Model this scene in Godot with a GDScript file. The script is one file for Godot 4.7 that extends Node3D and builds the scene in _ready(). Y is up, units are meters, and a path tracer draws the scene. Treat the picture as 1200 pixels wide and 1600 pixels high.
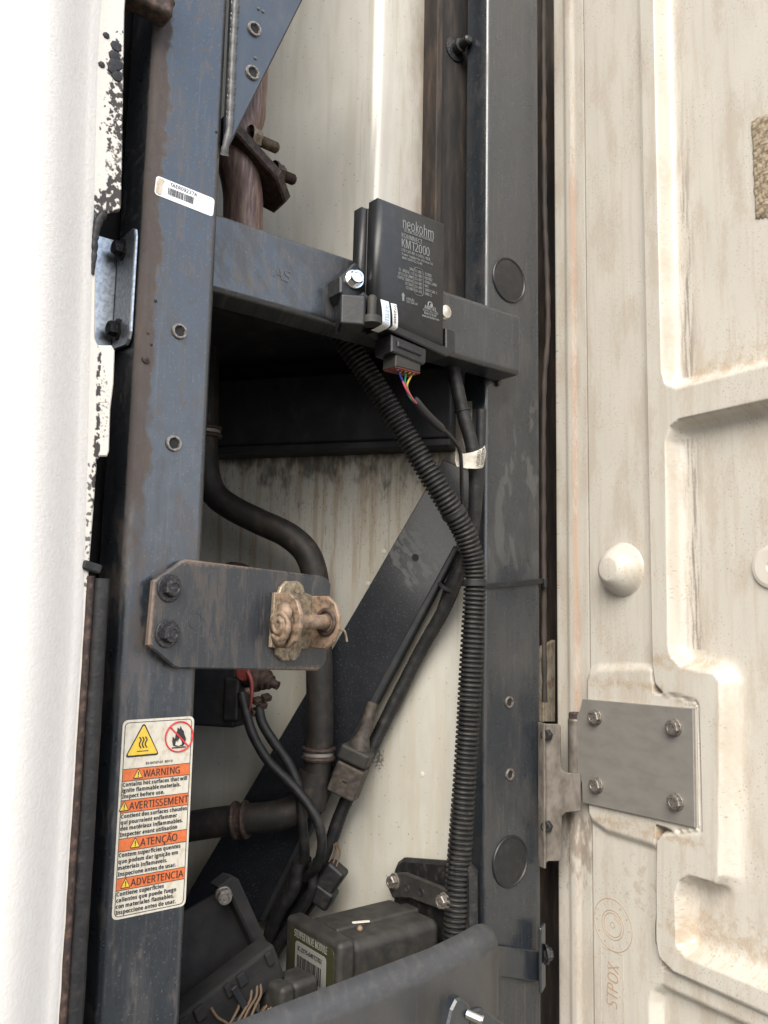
extends Node3D
# An open service bay of a truck-body cooling unit: steel frame, control box, conduits, latch, moulded white doors.
# x runs along the frame, y up, z out of the bay towards the viewer; metres.

class Geo:
	var v := PackedVector3Array()
	var n := PackedVector3Array()
	var t := PackedVector2Array()
	var ix := PackedInt32Array()
	func tri(a: int, b: int, c: int) -> void:
		var g := (v[c] - v[a]).cross(v[b] - v[a])
		if g.length_squared() < 1e-18:
			return
		if g.dot(n[a] + n[b] + n[c]) < 0.0:
			ix.append_array([a, c, b])
		else:
			ix.append_array([a, b, c])
	func add(p: Vector3, nn: Vector3, uv := Vector2.ZERO) -> int:
		v.append(p); n.append(nn); t.append(uv)
		return v.size() - 1
	func quad(a: int, b: int, c: int, d: int) -> void:
		tri(a, b, c); tri(a, c, d)
	func flat(pts: Array, uvs := []) -> void:
		var nn: Vector3 = (pts[2] - pts[0]).cross(pts[1] - pts[0]).normalized()
		var f := v.size()
		for i in pts.size():
			add(pts[i], nn, uvs[i] if uvs else Vector2.ZERO)
		for i in range(1, pts.size() - 1):
			tri(f, f + i, f + i + 1)
	func mesh(shift: Vector3) -> ArrayMesh:
		var w := PackedVector3Array()
		w.resize(v.size())
		for i in v.size():
			w[i] = v[i] - shift
		var a := []
		a.resize(Mesh.ARRAY_MAX)
		a[Mesh.ARRAY_VERTEX] = w
		a[Mesh.ARRAY_NORMAL] = n
		a[Mesh.ARRAY_TEX_UV] = t
		a[Mesh.ARRAY_INDEX] = ix
		var m := ArrayMesh.new()
		m.add_surface_from_arrays(Mesh.PRIMITIVE_TRIANGLES, a)
		return m

var M := {}
var taken := {}
var nz: FastNoiseLite
var nz2: FastNoiseLite
var rng := RandomNumberGenerator.new()
var font: SystemFont
var bold: SystemFont
const DOOR := Transform3D(Vector3(-0.0785, 0, 0.9969), Vector3(0, 1, 0), Vector3(-0.9969, 0, -0.0785), Vector3(0.8094, 0, -0.08))
const LATCH := Transform3D(Vector3(0.9781, 0, -0.2079), Vector3(0, 1, 0), Vector3(0.2079, 0, 0.9781), Vector3(0.261, 0, 0.012))
const BOX := Transform3D(Vector3(0.9986, 0, -0.0523), Vector3(0, 1, 0), Vector3(0.0523, 0, 0.9986), Vector3(0.4575, 0, 0.012))
const WALL := Transform3D(Vector3(0.6018, 0, 0.7986), Vector3(0, 1, 0), Vector3(-0.7986, 0, 0.6018), Vector3(0.66, 0, -0.13))
const LEAF := Transform3D(Vector3(0.6641, 0, 0.7477), Vector3(0, 1, 0), Vector3(-0.7477, 0, 0.6641), Vector3(0.772, 0, -0.068))
const I := Transform3D.IDENTITY

# ---------------------------------------------------------------- nodes
func thing(called: String, label: String, category: String, at: Vector3, group := "") -> Node3D:
	var o := Node3D.new()
	taken[called] = taken.get(called, -1) + 1
	o.name = called if taken[called] == 0 else "%s_%03d" % [called, taken[called]]
	add_child(o)
	o.position = at
	o.set_meta("label", label)
	if category == "structure":
		o.set_meta("kind", "structure")
	else:
		o.set_meta("category", category)
	if group:
		o.set_meta("group", group)
	return o

func part(called: String, g: Geo, m: Material, parent: Node3D, label := "") -> MeshInstance3D:
	var base := Vector3.ZERO
	var p: Node = parent
	while p != self:
		base += (p as Node3D).position
		p = p.get_parent()
	var o := MeshInstance3D.new()
	o.name = called
	o.mesh = g.mesh(base)
	o.material_override = m
	parent.add_child(o, true)
	if label:
		o.set_meta("label", label)
	return o

func words(text: String, xf: Transform3D, em: float, width: float, m: Material, parent: Node3D, heavy := false, called := "lettering") -> void:
	# flat print: the left end of the base line lies at the origin of xf, facing its z
	var tm := TextMesh.new()
	tm.text = text
	tm.font = bold if heavy else font
	tm.font_size = 24
	tm.pixel_size = em / 24.0
	tm.depth = 0.0003
	tm.curve_step = 2.0
	tm.horizontal_alignment = HORIZONTAL_ALIGNMENT_LEFT
	var bb := tm.get_aabb()
	tm.text = "x"
	var line := tm.get_aabb().position.y
	tm.text = text
	var o := MeshInstance3D.new()
	o.name = called
	o.mesh = tm
	o.material_override = m
	parent.add_child(o, true)
	var sx := width / bb.size.x if width > 0.0 else 1.0
	var base := Vector3.ZERO
	var p: Node = parent
	while p != self:
		base += (p as Node3D).position
		p = p.get_parent()
	var b := xf.basis
	o.transform = Transform3D(Basis(b.x * sx, b.y, b.z), xf * Vector3(-bb.position.x * sx, -line, 0.0) - base)

# ---------------------------------------------------------------- shapes
func rbox(g: Geo, xf: Transform3D, size: Vector3, r: float, k := 2) -> void:
	var h := size * 0.5
	r = minf(r, minf(h.x, minf(h.y, h.z)) * 0.98)
	var inner := h - Vector3(r, r, r)
	for ax in 3:
		var b := (ax + 1) % 3
		var c := (ax + 2) % 3
		var cb := []
		var cc := []
		for q in [[b, cb], [c, cc]]:
			var hh: float = inner[q[0]]
			for i in k + 1:
				q[1].append([-hh, -1.0 + float(i) / k])
			for i in k + 1:
				q[1].append([hh, float(i) / k])
		for s in [-1.0, 1.0]:
			var f := g.v.size()
			for eb in cb:
				for ec in cc:
					var d := Vector3.ZERO
					d[ax] = s
					d[b] = tan(eb[1] * PI / 4.0)
					d[c] = tan(ec[1] * PI / 4.0)
					d = d.normalized()
					var p := Vector3.ZERO
					p[ax] = s * inner[ax]
					p[b] = eb[0]
					p[c] = ec[0]
					p += d * r
					g.add(xf * p, (xf.basis * d).normalized(), Vector2(p.x / size.x + 0.5, 0.5 - p.y / size.y))
			var w := cc.size()
			for i in cb.size() - 1:
				for j in w - 1:
					var a := f + i * w + j
					g.quad(a, a + 1, a + w + 1, a + w)

func bar(g: Geo, lo: Vector3, hi: Vector3, r := 0.002, k := 2) -> void:
	rbox(g, Transform3D(Basis.IDENTITY, (lo + hi) * 0.5), (hi - lo).abs(), r, k)

func inset(poly: Array, d: float) -> Array:
	# moves the edges of a counter-clockwise outline inwards
	var out := []
	var c := poly.size()
	for i in c:
		var a: Vector2 = (poly[i] - poly[(i + c - 1) % c]).normalized()
		var b: Vector2 = (poly[(i + 1) % c] - poly[i]).normalized()
		var na := Vector2(-a.y, a.x)
		var nb := Vector2(-b.y, b.x)
		var m := (na + nb)
		out.append(poly[i] + m * (d / maxf(0.35, 1.0 + na.dot(nb))))
	return out

func prism(g: Geo, xf: Transform3D, outline: Array, th: float, bev := 0.0008) -> void:
	# a plate whose front lies at local z 0 and whose back lies at -th
	var poly := outline.duplicate()
	var area := 0.0
	for i in poly.size():
		area += poly[i].cross(poly[(i + 1) % poly.size()])
	if area < 0.0:
		poly.reverse()
	var lo: Vector2 = poly[0]
	var hi: Vector2 = poly[0]
	for p in poly:
		lo = lo.min(p); hi = hi.max(p)
	var span := (hi - lo).max(Vector2(1e-5, 1e-5))
	var top := inset(poly, bev)
	var tris := Geometry2D.triangulate_polygon(PackedVector2Array(top))
	for side in 2:
		var f := g.v.size()
		var nn := xf.basis * Vector3(0, 0, 1 if side == 0 else -1)
		for p in top:
			g.add(xf * Vector3(p.x, p.y, 0.0 if side == 0 else -th), nn, Vector2((p.x - lo.x) / span.x, 1.0 - (p.y - lo.y) / span.y))
		for i in range(0, tris.size(), 3):
			g.tri(f + tris[i], f + tris[i + 1], f + tris[i + 2])
	var c := poly.size()
	for i in c:
		var j := (i + 1) % c
		var e: Vector2 = (poly[j] - poly[i]).normalized()
		var o := Vector3(e.y, -e.x, 0)
		var rows := [[top[i], top[j], 0.0], [poly[i], poly[j], -bev], [poly[i], poly[j], -th + bev], [top[i], top[j], -th]]
		var normals := [(o + Vector3(0, 0, 1)).normalized(), o, (o - Vector3(0, 0, 1)).normalized()]
		for q in 3:
			var f := g.v.size()
			for rr in [rows[q], rows[q + 1]]:
				for w in 2:
					var p: Vector2 = rr[w]
					g.add(xf * Vector3(p.x, p.y, rr[2]), xf.basis * normals[q], Vector2((p.x - lo.x) / span.x, 1.0 - (p.y - lo.y) / span.y))
			g.quad(f, f + 1, f + 3, f + 2)

func smooth_path(pts: Array, step: float) -> PackedVector3Array:
	var out := PackedVector3Array()
	var c := pts.size()
	for i in c - 1:
		var a: Vector3 = pts[maxi(i - 1, 0)]
		var b: Vector3 = pts[i]
		var d: Vector3 = pts[i + 1]
		var e: Vector3 = pts[mini(i + 2, c - 1)]
		var m := maxi(1, int(ceil(b.distance_to(d) / step)))
		for k in m:
			out.append(b.cubic_interpolate(d, a, e, float(k) / m))
	out.append(pts[c - 1])
	return out

func even_path(pts: Array, step: float) -> PackedVector3Array:
	var fine := smooth_path(pts, 0.002)
	var out := PackedVector3Array([fine[0]])
	var left := step
	for i in fine.size() - 1:
		var a := fine[i]
		var l := a.distance_to(fine[i + 1])
		var d := 0.0
		while l - d >= left:
			d += left
			out.append(a.lerp(fine[i + 1], d / l))
			left = step
		left -= l - d
	return out

func tube(g: Geo, path: PackedVector3Array, radius: Callable, segs := 14, caps := true) -> void:
	# radius(metres along, share along) gives the radius
	var c := path.size()
	var f0 := g.v.size()
	var dir := (path[1] - path[0]).normalized()
	var u := dir.cross(Vector3(0.31, 0.2, 0.93)).normalized()
	var total := 0.0
	for i in c - 1:
		total += path[i].distance_to(path[i + 1])
	var l := 0.0
	var rs := PackedFloat32Array()
	var ls := PackedFloat32Array()
	for i in c:
		if i:
			l += path[i].distance_to(path[i - 1])
		ls.append(l)
		rs.append(radius.call(l, l / total))
	for i in c:
		var d := (path[mini(i + 1, c - 1)] - path[maxi(i - 1, 0)]).normalized()
		u = (u - d * u.dot(d)).normalized()
		var w := d.cross(u)
		var slope := (rs[mini(i + 1, c - 1)] - rs[maxi(i - 1, 0)]) / maxf(1e-6, ls[mini(i + 1, c - 1)] - ls[maxi(i - 1, 0)])
		for k in segs + 1:
			var an := TAU * k / segs
			var o := u * cos(an) + w * sin(an)
			g.add(path[i] + o * rs[i], (o - d * slope).normalized(), Vector2(float(k) / segs, ls[i]))
	for i in c - 1:
		for k in segs:
			var a := f0 + i * (segs + 1) + k
			g.quad(a, a + 1, a + segs + 2, a + segs + 1)
	if caps:
		for e in 2:
			var i := 0 if e == 0 else c - 1
			var d := (path[1] - path[0]).normalized() * -1.0 if e == 0 else (path[c - 1] - path[c - 2]).normalized()
			var m := g.add(path[i], d)
			var f := g.v.size()
			for k in segs + 1:
				g.add(g.v[f0 + i * (segs + 1) + k], d)
			for k in segs:
				g.tri(m, f + k, f + k + 1)

func pipe(g: Geo, pts: Array, r: float, step := 0.006, segs := 12) -> void:
	tube(g, smooth_path(pts, step), func(_l, _s): return r, segs)

func lathe(g: Geo, xf: Transform3D, profile: Array, segs := 24, faceted := false) -> void:
	# profile: [radius, height] up local z; each stretch has its own normals
	for i in profile.size() - 1:
		var a: Array = profile[i]
		var b: Array = profile[i + 1]
		var nn := Vector2(b[1] - a[1], a[0] - b[0]).normalized()
		for k in segs:
			var a0 := TAU * k / segs
			var a1 := TAU * (k + 1) / segs
			var mid := (a0 + a1) * 0.5
			var n0 := mid if faceted else a0
			var n1 := mid if faceted else a1
			var f := g.v.size()
			for q in [[a, a0, n0], [a, a1, n1], [b, a1, n1], [b, a0, n0]]:
				var p := Vector3(cos(q[1]) * q[0][0], sin(q[1]) * q[0][0], q[0][1])
				g.add(xf * p, (xf.basis * Vector3(cos(q[2]) * nn.x, sin(q[2]) * nn.x, nn.y)).normalized(), Vector2(p.x, p.y))
			g.quad(f, f + 1, f + 2, f + 3)

func facing(at: Vector3, z: Vector3, turn := 0.0) -> Transform3D:
	var zz := z.normalized()
	var up := Vector3.UP if absf(zz.y) < 0.95 else Vector3.RIGHT
	var x := up.cross(zz).normalized()
	return Transform3D(Basis(x, zz.cross(x), zz) * Basis(Vector3(0, 0, 1), turn), at)

func bolt(parent: Node3D, at: Vector3, z: Vector3, across: float, m: Material, wash := 1.7, turn := 0.2, tall := 0.62) -> void:
	# hexagon head on a washer; across: width over flats
	var o := Geo.new()
	var r := across * 0.577
	var h := across * tall
	lathe(o, facing(at, z, turn), [[r, 0.0], [r, h * 0.8], [r * 0.86, h]], 6, true)
	lathe(o, facing(at, z, turn), [[r * 0.86, h], [r * 0.55, h + across * 0.02], [r * 0.5, h - across * 0.03], [0.0, h - across * 0.03]], 18)
	var b := part("bolt", o, m, parent)
	if wash > 0.0:
		var w := Geo.new()
		lathe(w, facing(at, z), [[across * wash * 0.5, -0.002], [across * wash * 0.5, across * 0.09], [across * wash * 0.46, across * 0.13], [0.0, across * 0.13]], 28)
		part("washer", w, m, b)

func rivet_nut(parent: Node3D, at: Vector3, z: Vector3, r: float) -> void:
	var g := Geo.new()
	var h := r * 0.32
	lathe(g, facing(at, z), [[r, -0.001], [r, h * 0.55], [r * 0.92, h], [r * 0.7, h], [r * 0.7, h * 0.8]], 28)
	lathe(g, facing(at, z, 0.35), [[r * 0.8, h * 0.92], [r * 0.7, 0.0004]], 6, true)
	var p := part("rivet_nut", g, M.old_zinc, parent)
	var s := Geo.new()
	lathe(s, facing(at, z, 0.35), [[r * 0.74, 0.0005], [0.0, 0.0005]], 6, true)
	part("socket", s, M.void_black, p)

func ring(g: Geo, xf: Transform3D, r: float, w: float, segs := 40, prof := 6) -> void:
	var pr := []
	for i in prof + 1:
		var a := PI - PI * i / prof
		pr.append([r + cos(a) * w, sin(a) * w])
	lathe(g, xf, pr, segs)

# ---------------------------------------------------------------- colours
func lin(r: float, g: float, b: float, a := 1.0) -> Color:
	var c := Color(r, g, b).linear_to_srgb()
	c.a = a
	return c

func ns(x: float, y: float) -> float:
	return nz.get_noise_2d(x, y)

func ss(a: float, b: float, x: float) -> float:
	return smoothstep(a, b, x)

func mat(c: Color, rough: float, metal := 0.0, spec := 0.5) -> StandardMaterial3D:
	var m := StandardMaterial3D.new()
	m.albedo_color = c
	m.roughness = rough
	m.metallic = metal
	m.metallic_specular = spec
	return m

func noise_tex(freq: float, seed_: int, cols: Array, offs: Array, size := 512, normal := 0.0) -> NoiseTexture2D:
	var f := FastNoiseLite.new()
	f.seed = seed_
	f.frequency = freq
	f.fractal_octaves = 5
	f.fractal_gain = 0.6
	var t := NoiseTexture2D.new()
	t.width = size
	t.height = size
	t.seamless = true
	t.noise = f
	if normal > 0.0:
		t.as_normal_map = true
		t.bump_strength = normal
	else:
		var g := Gradient.new()
		g.offsets = PackedFloat32Array(offs)
		g.colors = PackedColorArray(cols)
		t.color_ramp = g
	return t

func grime(cols: Array, offs: Array, scale: Vector3, rough: float, metal := 0.0, seed_ := 1, freq := 0.012, bump := 0.0, spec := 0.5) -> StandardMaterial3D:
	# mottled stuff, mapped in metres from three sides
	var m := mat(Color.WHITE, rough, metal, spec)
	m.albedo_texture = noise_tex(freq, seed_, cols, offs)
	m.uv1_triplanar = true
	m.uv1_world_triplanar = true
	m.uv1_scale = scale
	if bump > 0.0:
		m.normal_enabled = true
		m.normal_texture = bump_small
		m.normal_scale = bump
	return m

var bump_small: NoiseTexture2D

func paint(w: int, h: int, f: Callable, rough := 0.5, metal := 0.0, spec := 0.5, bump := 0.0) -> StandardMaterial3D:
	# f(u, v) gives a linear colour whose alpha is the roughness; u and v run 0 to 1, v from the top
	var data := PackedByteArray()
	data.resize(w * h * 4)
	var i := 0
	for y in h:
		for x in w:
			var c: Color = f.call((x + 0.5) / w, (y + 0.5) / h)
			data[i] = int(clampf(pow(maxf(c.r, 0.0), 0.4545), 0.0, 1.0) * 255.0)
			data[i + 1] = int(clampf(pow(maxf(c.g, 0.0), 0.4545), 0.0, 1.0) * 255.0)
			data[i + 2] = int(clampf(pow(maxf(c.b, 0.0), 0.4545), 0.0, 1.0) * 255.0)
			data[i + 3] = int(clampf(c.a, 0.0, 1.0) * 255.0)
			i += 4
	var im := Image.create_from_data(w, h, false, Image.FORMAT_RGBA8, data)
	var t := ImageTexture.create_from_image(im)
	var m := mat(Color.WHITE, 1.0, metal, spec)
	m.albedo_texture = t
	m.roughness_texture = t
	m.roughness_texture_channel = BaseMaterial3D.TEXTURE_CHANNEL_ALPHA
	m.texture_repeat = false
	if bump > 0.0:
		var b := im.duplicate()
		b.convert(Image.FORMAT_RGBA8)
		b.bump_map_to_normal_map(bump)
		m.normal_enabled = true
		m.normal_texture = ImageTexture.create_from_image(b)
	return m

const SLATE := Color(0.0145, 0.0198, 0.027)
const DUST := Color(0.085, 0.067, 0.052)

func steel_paint(x: float, y: float, dusty: float, seed_: float) -> Color:
	# dark slate paint with dried dust, run-off streaks, chips and scratches; x, y in metres
	var c := SLATE * (1.0 + 0.14 * ns(x * 30.0 + seed_, y * 30.0))
	var d := ss(-0.05, 0.5, ns(x * 26.0 + seed_ * 3.0, y * 7.0) + 0.35 * ns(x * 170.0, y * 28.0 + seed_) + dusty)
	c = c.lerp(DUST, 0.15 * d)
	var st := ss(0.28, 0.5, ns(x * 210.0 + seed_, y * 8.0 + seed_))
	c = c.lerp(Color(0.13, 0.11, 0.09), 0.14 * st)
	var sc := ss(0.47, 0.52, ns(x * 420.0, y * 90.0 + seed_ * 2.0)) * ss(0.1, 0.3, ns(x * 14.0, y * 14.0 - seed_))
	c = c.lerp(Color(0.12, 0.1, 0.085), 0.3 * sc)
	var sp := ss(0.72, 0.84, nz2.get_noise_2d(x * 420.0 + seed_, y * 420.0))
	c = c.lerp(Color(0.2, 0.15, 0.11), 0.5 * sp)
	c.a = 0.3 + 0.16 * d + 0.06 * ns(x * 60.0, y * 60.0)
	return c

func make_materials() -> void:
	bump_small = noise_tex(0.03, 77, [], [], 512, 6.0)
	M.steel = grime([lin(0.0145, 0.019, 0.0255), lin(0.02, 0.025, 0.032), lin(0.045, 0.042, 0.04)], [0.25, 0.55, 0.9], Vector3(5, 2.2, 5), 0.34, 0.0, 3, 0.012, 0.12, 0.75)
	M.steel_dark = grime([lin(0.01, 0.011, 0.014), lin(0.018, 0.02, 0.024), lin(0.05, 0.042, 0.036)], [0.25, 0.6, 0.92], Vector3(5, 2.5, 5), 0.62, 0.0, 5, 0.012, 0.15)
	M.void_black = grime([lin(0.008, 0.008, 0.009), lin(0.02, 0.018, 0.016)], [0.3, 0.8], Vector3(4, 4, 4), 0.85, 0.0, 6)
	M.brown_board = grime([lin(0.018, 0.018, 0.019), lin(0.03, 0.026, 0.024), lin(0.055, 0.042, 0.033)], [0.2, 0.55, 0.85], Vector3(9, 1.5, 9), 0.6, 0.0, 8, 0.012, 0.1)
	M.rust_board = grime([lin(0.016, 0.013, 0.012), lin(0.034, 0.025, 0.02), lin(0.07, 0.048, 0.036)], [0.2, 0.55, 0.85], Vector3(9, 1.5, 9), 0.75, 0.0, 28)
	M.rubber = grime([lin(0.008, 0.008, 0.009), lin(0.014, 0.014, 0.015), lin(0.05, 0.042, 0.034)], [0.3, 0.62, 0.95], Vector3(9, 9, 9), 0.55, 0.0, 9, 0.015, 0.25)
	M.hose = grime([lin(0.009, 0.009, 0.01), lin(0.016, 0.016, 0.016), lin(0.05, 0.044, 0.037)], [0.3, 0.55, 0.85], Vector3(13, 6, 13), 0.5, 0.0, 39, 0.015, 0.15)
	M.plastic = grime([lin(0.012, 0.013, 0.015), lin(0.016, 0.017, 0.02), lin(0.03, 0.029, 0.028)], [0.35, 0.7, 0.97], Vector3(10, 10, 10), 0.42, 0.0, 10, 0.012, 0.12)
	M.dusty_plastic = grime([lin(0.022, 0.021, 0.02), lin(0.032, 0.03, 0.027), lin(0.046, 0.041, 0.035)], [0.2, 0.52, 0.85], Vector3(7, 7, 7), 0.62, 0.0, 11, 0.012, 0.12)
	M.brown_plastic = grime([lin(0.03, 0.027, 0.025), lin(0.06, 0.049, 0.04), lin(0.1, 0.076, 0.056)], [0.3, 0.5, 0.75], Vector3(16, 16, 16), 0.65, 0.0, 12, 0.012, 0.2)
	M.pipe = grime([lin(0.012, 0.011, 0.011), lin(0.022, 0.018, 0.015), lin(0.065, 0.04, 0.028)], [0.3, 0.6, 0.88], Vector3(8, 5, 8), 0.62, 0.0, 13, 0.014, 0.25)
	M.copper_pipe = grime([lin(0.12, 0.07, 0.06), lin(0.2, 0.13, 0.11), lin(0.3, 0.22, 0.16)], [0.25, 0.55, 0.8], Vector3(40, 4, 40), 0.5, 0.3, 14)
	M.rust = grime([lin(0.1, 0.075, 0.055), lin(0.22, 0.165, 0.12), lin(0.3, 0.19, 0.125), lin(0.29, 0.25, 0.195)], [0.2, 0.45, 0.62, 0.85], Vector3(18, 18, 18), 0.6, 0.25, 15, 0.012, 0.35)
	M.rust_dark = grime([lin(0.025, 0.018, 0.016), lin(0.055, 0.034, 0.027), lin(0.12, 0.075, 0.055)], [0.25, 0.55, 0.85], Vector3(20, 20, 20), 0.65, 0.15, 16, 0.012, 0.35)
	M.tan_metal = grime([lin(0.13, 0.1, 0.07), lin(0.25, 0.2, 0.14), lin(0.34, 0.29, 0.21)], [0.2, 0.5, 0.8], Vector3(22, 22, 22), 0.5, 0.4, 17, 0.012, 0.3)
	M.torn = grime([lin(0.14, 0.105, 0.07), lin(0.3, 0.24, 0.165), lin(0.42, 0.35, 0.25)], [0.25, 0.5, 0.75], Vector3(14, 30, 14), 0.6, 0.0, 35)
	M.old_zinc = grime([lin(0.1, 0.09, 0.08), lin(0.22, 0.2, 0.18), lin(0.3, 0.27, 0.24)], [0.2, 0.55, 0.85], Vector3(40, 40, 40), 0.45, 0.5, 18)
	M.zinc = grime([lin(0.36, 0.38, 0.4), lin(0.48, 0.5, 0.52), lin(0.58, 0.6, 0.62)], [0.25, 0.5, 0.8], Vector3(26, 26, 26), 0.34, 0.85, 19)
	M.bright = mat(lin(0.72, 0.71, 0.68), 0.22, 1.0)
	M.stainless = grime([lin(0.26, 0.245, 0.225), lin(0.285, 0.27, 0.25), lin(0.3, 0.285, 0.262)], [0.2, 0.5, 0.85], Vector3(4, 9, 4), 0.46, 0.35, 20)
	M.leaf_steel = grime([lin(0.1, 0.085, 0.07), lin(0.17, 0.15, 0.13), lin(0.22, 0.2, 0.175)], [0.2, 0.5, 0.85], Vector3(14, 5, 14), 0.5, 0.3, 33)
	M.dark_bolt = grime([lin(0.02, 0.021, 0.024), lin(0.045, 0.045, 0.05), lin(0.12, 0.1, 0.08)], [0.3, 0.6, 0.9], Vector3(50, 50, 50), 0.42, 0.4, 21, 0.012, 0.2)
	M.white_skin = grime([lin(0.78, 0.725, 0.655), lin(0.82, 0.775, 0.715), lin(0.84, 0.8, 0.75)], [0.1, 0.4, 0.8], Vector3(17, 17, 17), 0.5, 0.0, 22, 0.012, 0.35)
	M.cream = grime([lin(0.5, 0.455, 0.385), lin(0.57, 0.53, 0.46), lin(0.6, 0.56, 0.5)], [0.1, 0.45, 0.8], Vector3(6, 1.5, 6), 0.45, 0.0, 23)
	M.cream_dirty = grime([lin(0.3, 0.22, 0.14), lin(0.5, 0.43, 0.33), lin(0.6, 0.55, 0.46)], [0.15, 0.45, 0.8], Vector3(14, 7, 14), 0.55, 0.0, 24)
	M.print_black = mat(lin(0.02, 0.02, 0.022), 0.5)
	M.print_grey = mat(lin(0.19, 0.2, 0.2), 0.5)
	M.print_blue = mat(lin(0.25, 0.42, 0.6), 0.4)
	M.print_red = mat(lin(0.55, 0.03, 0.03), 0.45)
	M.print_yellow = grime([lin(0.6, 0.4, 0.04), lin(0.68, 0.47, 0.06)], [0.2, 0.8], Vector3(30, 30, 30), 0.45, 0.0, 25)
	M.print_orange = grime([lin(0.5, 0.12, 0.035), lin(0.6, 0.15, 0.045)], [0.2, 0.8], Vector3(30, 30, 30), 0.45, 0.0, 26)
	M.paper = grime([lin(0.44, 0.39, 0.3), lin(0.53, 0.49, 0.41), lin(0.56, 0.525, 0.45)], [0.12, 0.42, 0.8], Vector3(24, 14, 24), 0.45, 0.0, 27)
	M.label_white = mat(lin(0.75, 0.76, 0.77), 0.35)
	M.tag_paper = grime([lin(0.6, 0.56, 0.48), lin(0.72, 0.69, 0.62)], [0.2, 0.7], Vector3(30, 30, 30), 0.5, 0.0, 29)
	M.olive = mat(lin(0.042, 0.042, 0.02), 0.4)
	M.pale_grey = mat(lin(0.24, 0.24, 0.22), 0.45)
	M.red_rubber = grime([lin(0.16, 0.03, 0.028), lin(0.28, 0.06, 0.05)], [0.3, 0.8], Vector3(30, 30, 30), 0.5, 0.0, 30)
	M.copper = mat(lin(0.62, 0.36, 0.22), 0.35, 0.9)
	M.wire_tan = mat(lin(0.12, 0.08, 0.05), 0.65)
	M.wire_blue = mat(lin(0.03, 0.04, 0.3), 0.4)
	M.wire_pink = mat(lin(0.5, 0.06, 0.13), 0.4)
	M.wire_green = mat(lin(0.03, 0.3, 0.13), 0.4)
	M.wire_yellow = mat(lin(0.5, 0.36, 0.06), 0.4)
	M.wire_black = mat(lin(0.015, 0.015, 0.017), 0.45)
	M.weld = grime([lin(0.06, 0.062, 0.068), lin(0.13, 0.125, 0.12)], [0.3, 0.8], Vector3(60, 60, 60), 0.45, 0.1, 31, 0.02, 0.5)
	M.stamp = mat(lin(0.42, 0.31, 0.22), 0.6)

# ---------------------------------------------------------------- the scene
func _ready() -> void:
	var cam := Camera3D.new()
	cam.name = "camera"
	cam.transform = Transform3D(Vector3(0.791081, 0.019862, 0.611389), Vector3(-0.090742, 0.992225, 0.085177), Vector3(-0.604944, -0.122860, 0.786732), Vector3(0, 1.6, 0.62))
	cam.fov = 63.215
	cam.near = 0.01
	cam.far = 60.0
	add_child(cam)
	cam.current = true
	var env := Environment.new()
	env.background_mode = Environment.BG_SKY
	var sky := ProceduralSkyMaterial.new()
	sky.sky_top_color = Color(0.6, 0.69, 0.82)
	sky.sky_horizon_color = Color(0.93, 0.94, 0.95)
	sky.sky_curve = 0.22
	sky.ground_horizon_color = Color(0.47, 0.455, 0.43)
	sky.ground_bottom_color = Color(0.32, 0.305, 0.28)
	sky.sun_angle_max = 1.0
	env.sky = Sky.new()
	env.sky.sky_material = sky
	env.tonemap_mode = Environment.TONE_MAPPER_LINEAR
	env.tonemap_exposure = 3.25
	env.sdfgi_enabled = true
	env.ssao_enabled = true
	env.ssil_enabled = true
	var we := WorldEnvironment.new()
	we.name = "world"
	we.environment = env
	add_child(we)
	var sun := DirectionalLight3D.new()
	sun.name = "sun"
	sun.light_energy = 0.5
	sun.light_color = Color(1.0, 0.975, 0.94)
	sun.light_angular_distance = 40.0
	sun.shadow_enabled = true
	add_child(sun)
	var to_sun := Vector3(-0.6, 0.66, 0.53).normalized()
	sun.look_at_from_position(to_sun * 5.0, Vector3.ZERO, Vector3.UP)

	nz = FastNoiseLite.new()
	nz.seed = 4
	nz.frequency = 1.0
	nz.fractal_octaves = 3
	nz2 = FastNoiseLite.new()
	nz2.seed = 11
	nz2.frequency = 1.0
	nz2.fractal_type = FastNoiseLite.FRACTAL_NONE
	rng.seed = 5
	font = SystemFont.new()
	font.font_names = PackedStringArray(["Droid Sans"])
	bold = SystemFont.new()
	bold.font_names = PackedStringArray(["Droid Sans"])
	bold.font_weight = 700
	make_materials()
	bay()
	frame()
	side_panel()
	door()
	hinge()
	latch()
	stickers()
	side_bracket()
	control_box()
	conduits()
	pipes()
	harness()
	module()
	lower_left()

# --- the walls of the bay
func sheet(g: Geo, a: Vector3, b: Vector3, c: Vector3, d: Vector3, th: float) -> void:
	# a slab with its face through a b c d (counter-clockwise seen from the front), th thick behind it
	var nn := (b - a).cross(d - a).normalized()
	var q := [a, b, c, d]
	var r := []
	for p in q:
		r.append(p - nn * th)
	g.flat([q[0], q[1], q[2], q[3]], [Vector2(0, 1), Vector2(1, 1), Vector2(1, 0), Vector2(0, 0)])
	g.flat([r[0], r[1], r[2], r[3]])
	for i in 4:
		var j := (i + 1) % 4
		g.flat([q[i], q[j], r[j], r[i]])

func wall_at(u: float, y: float, off := 0.0) -> Vector3:
	return WALL * Vector3(u, y, off)

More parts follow.
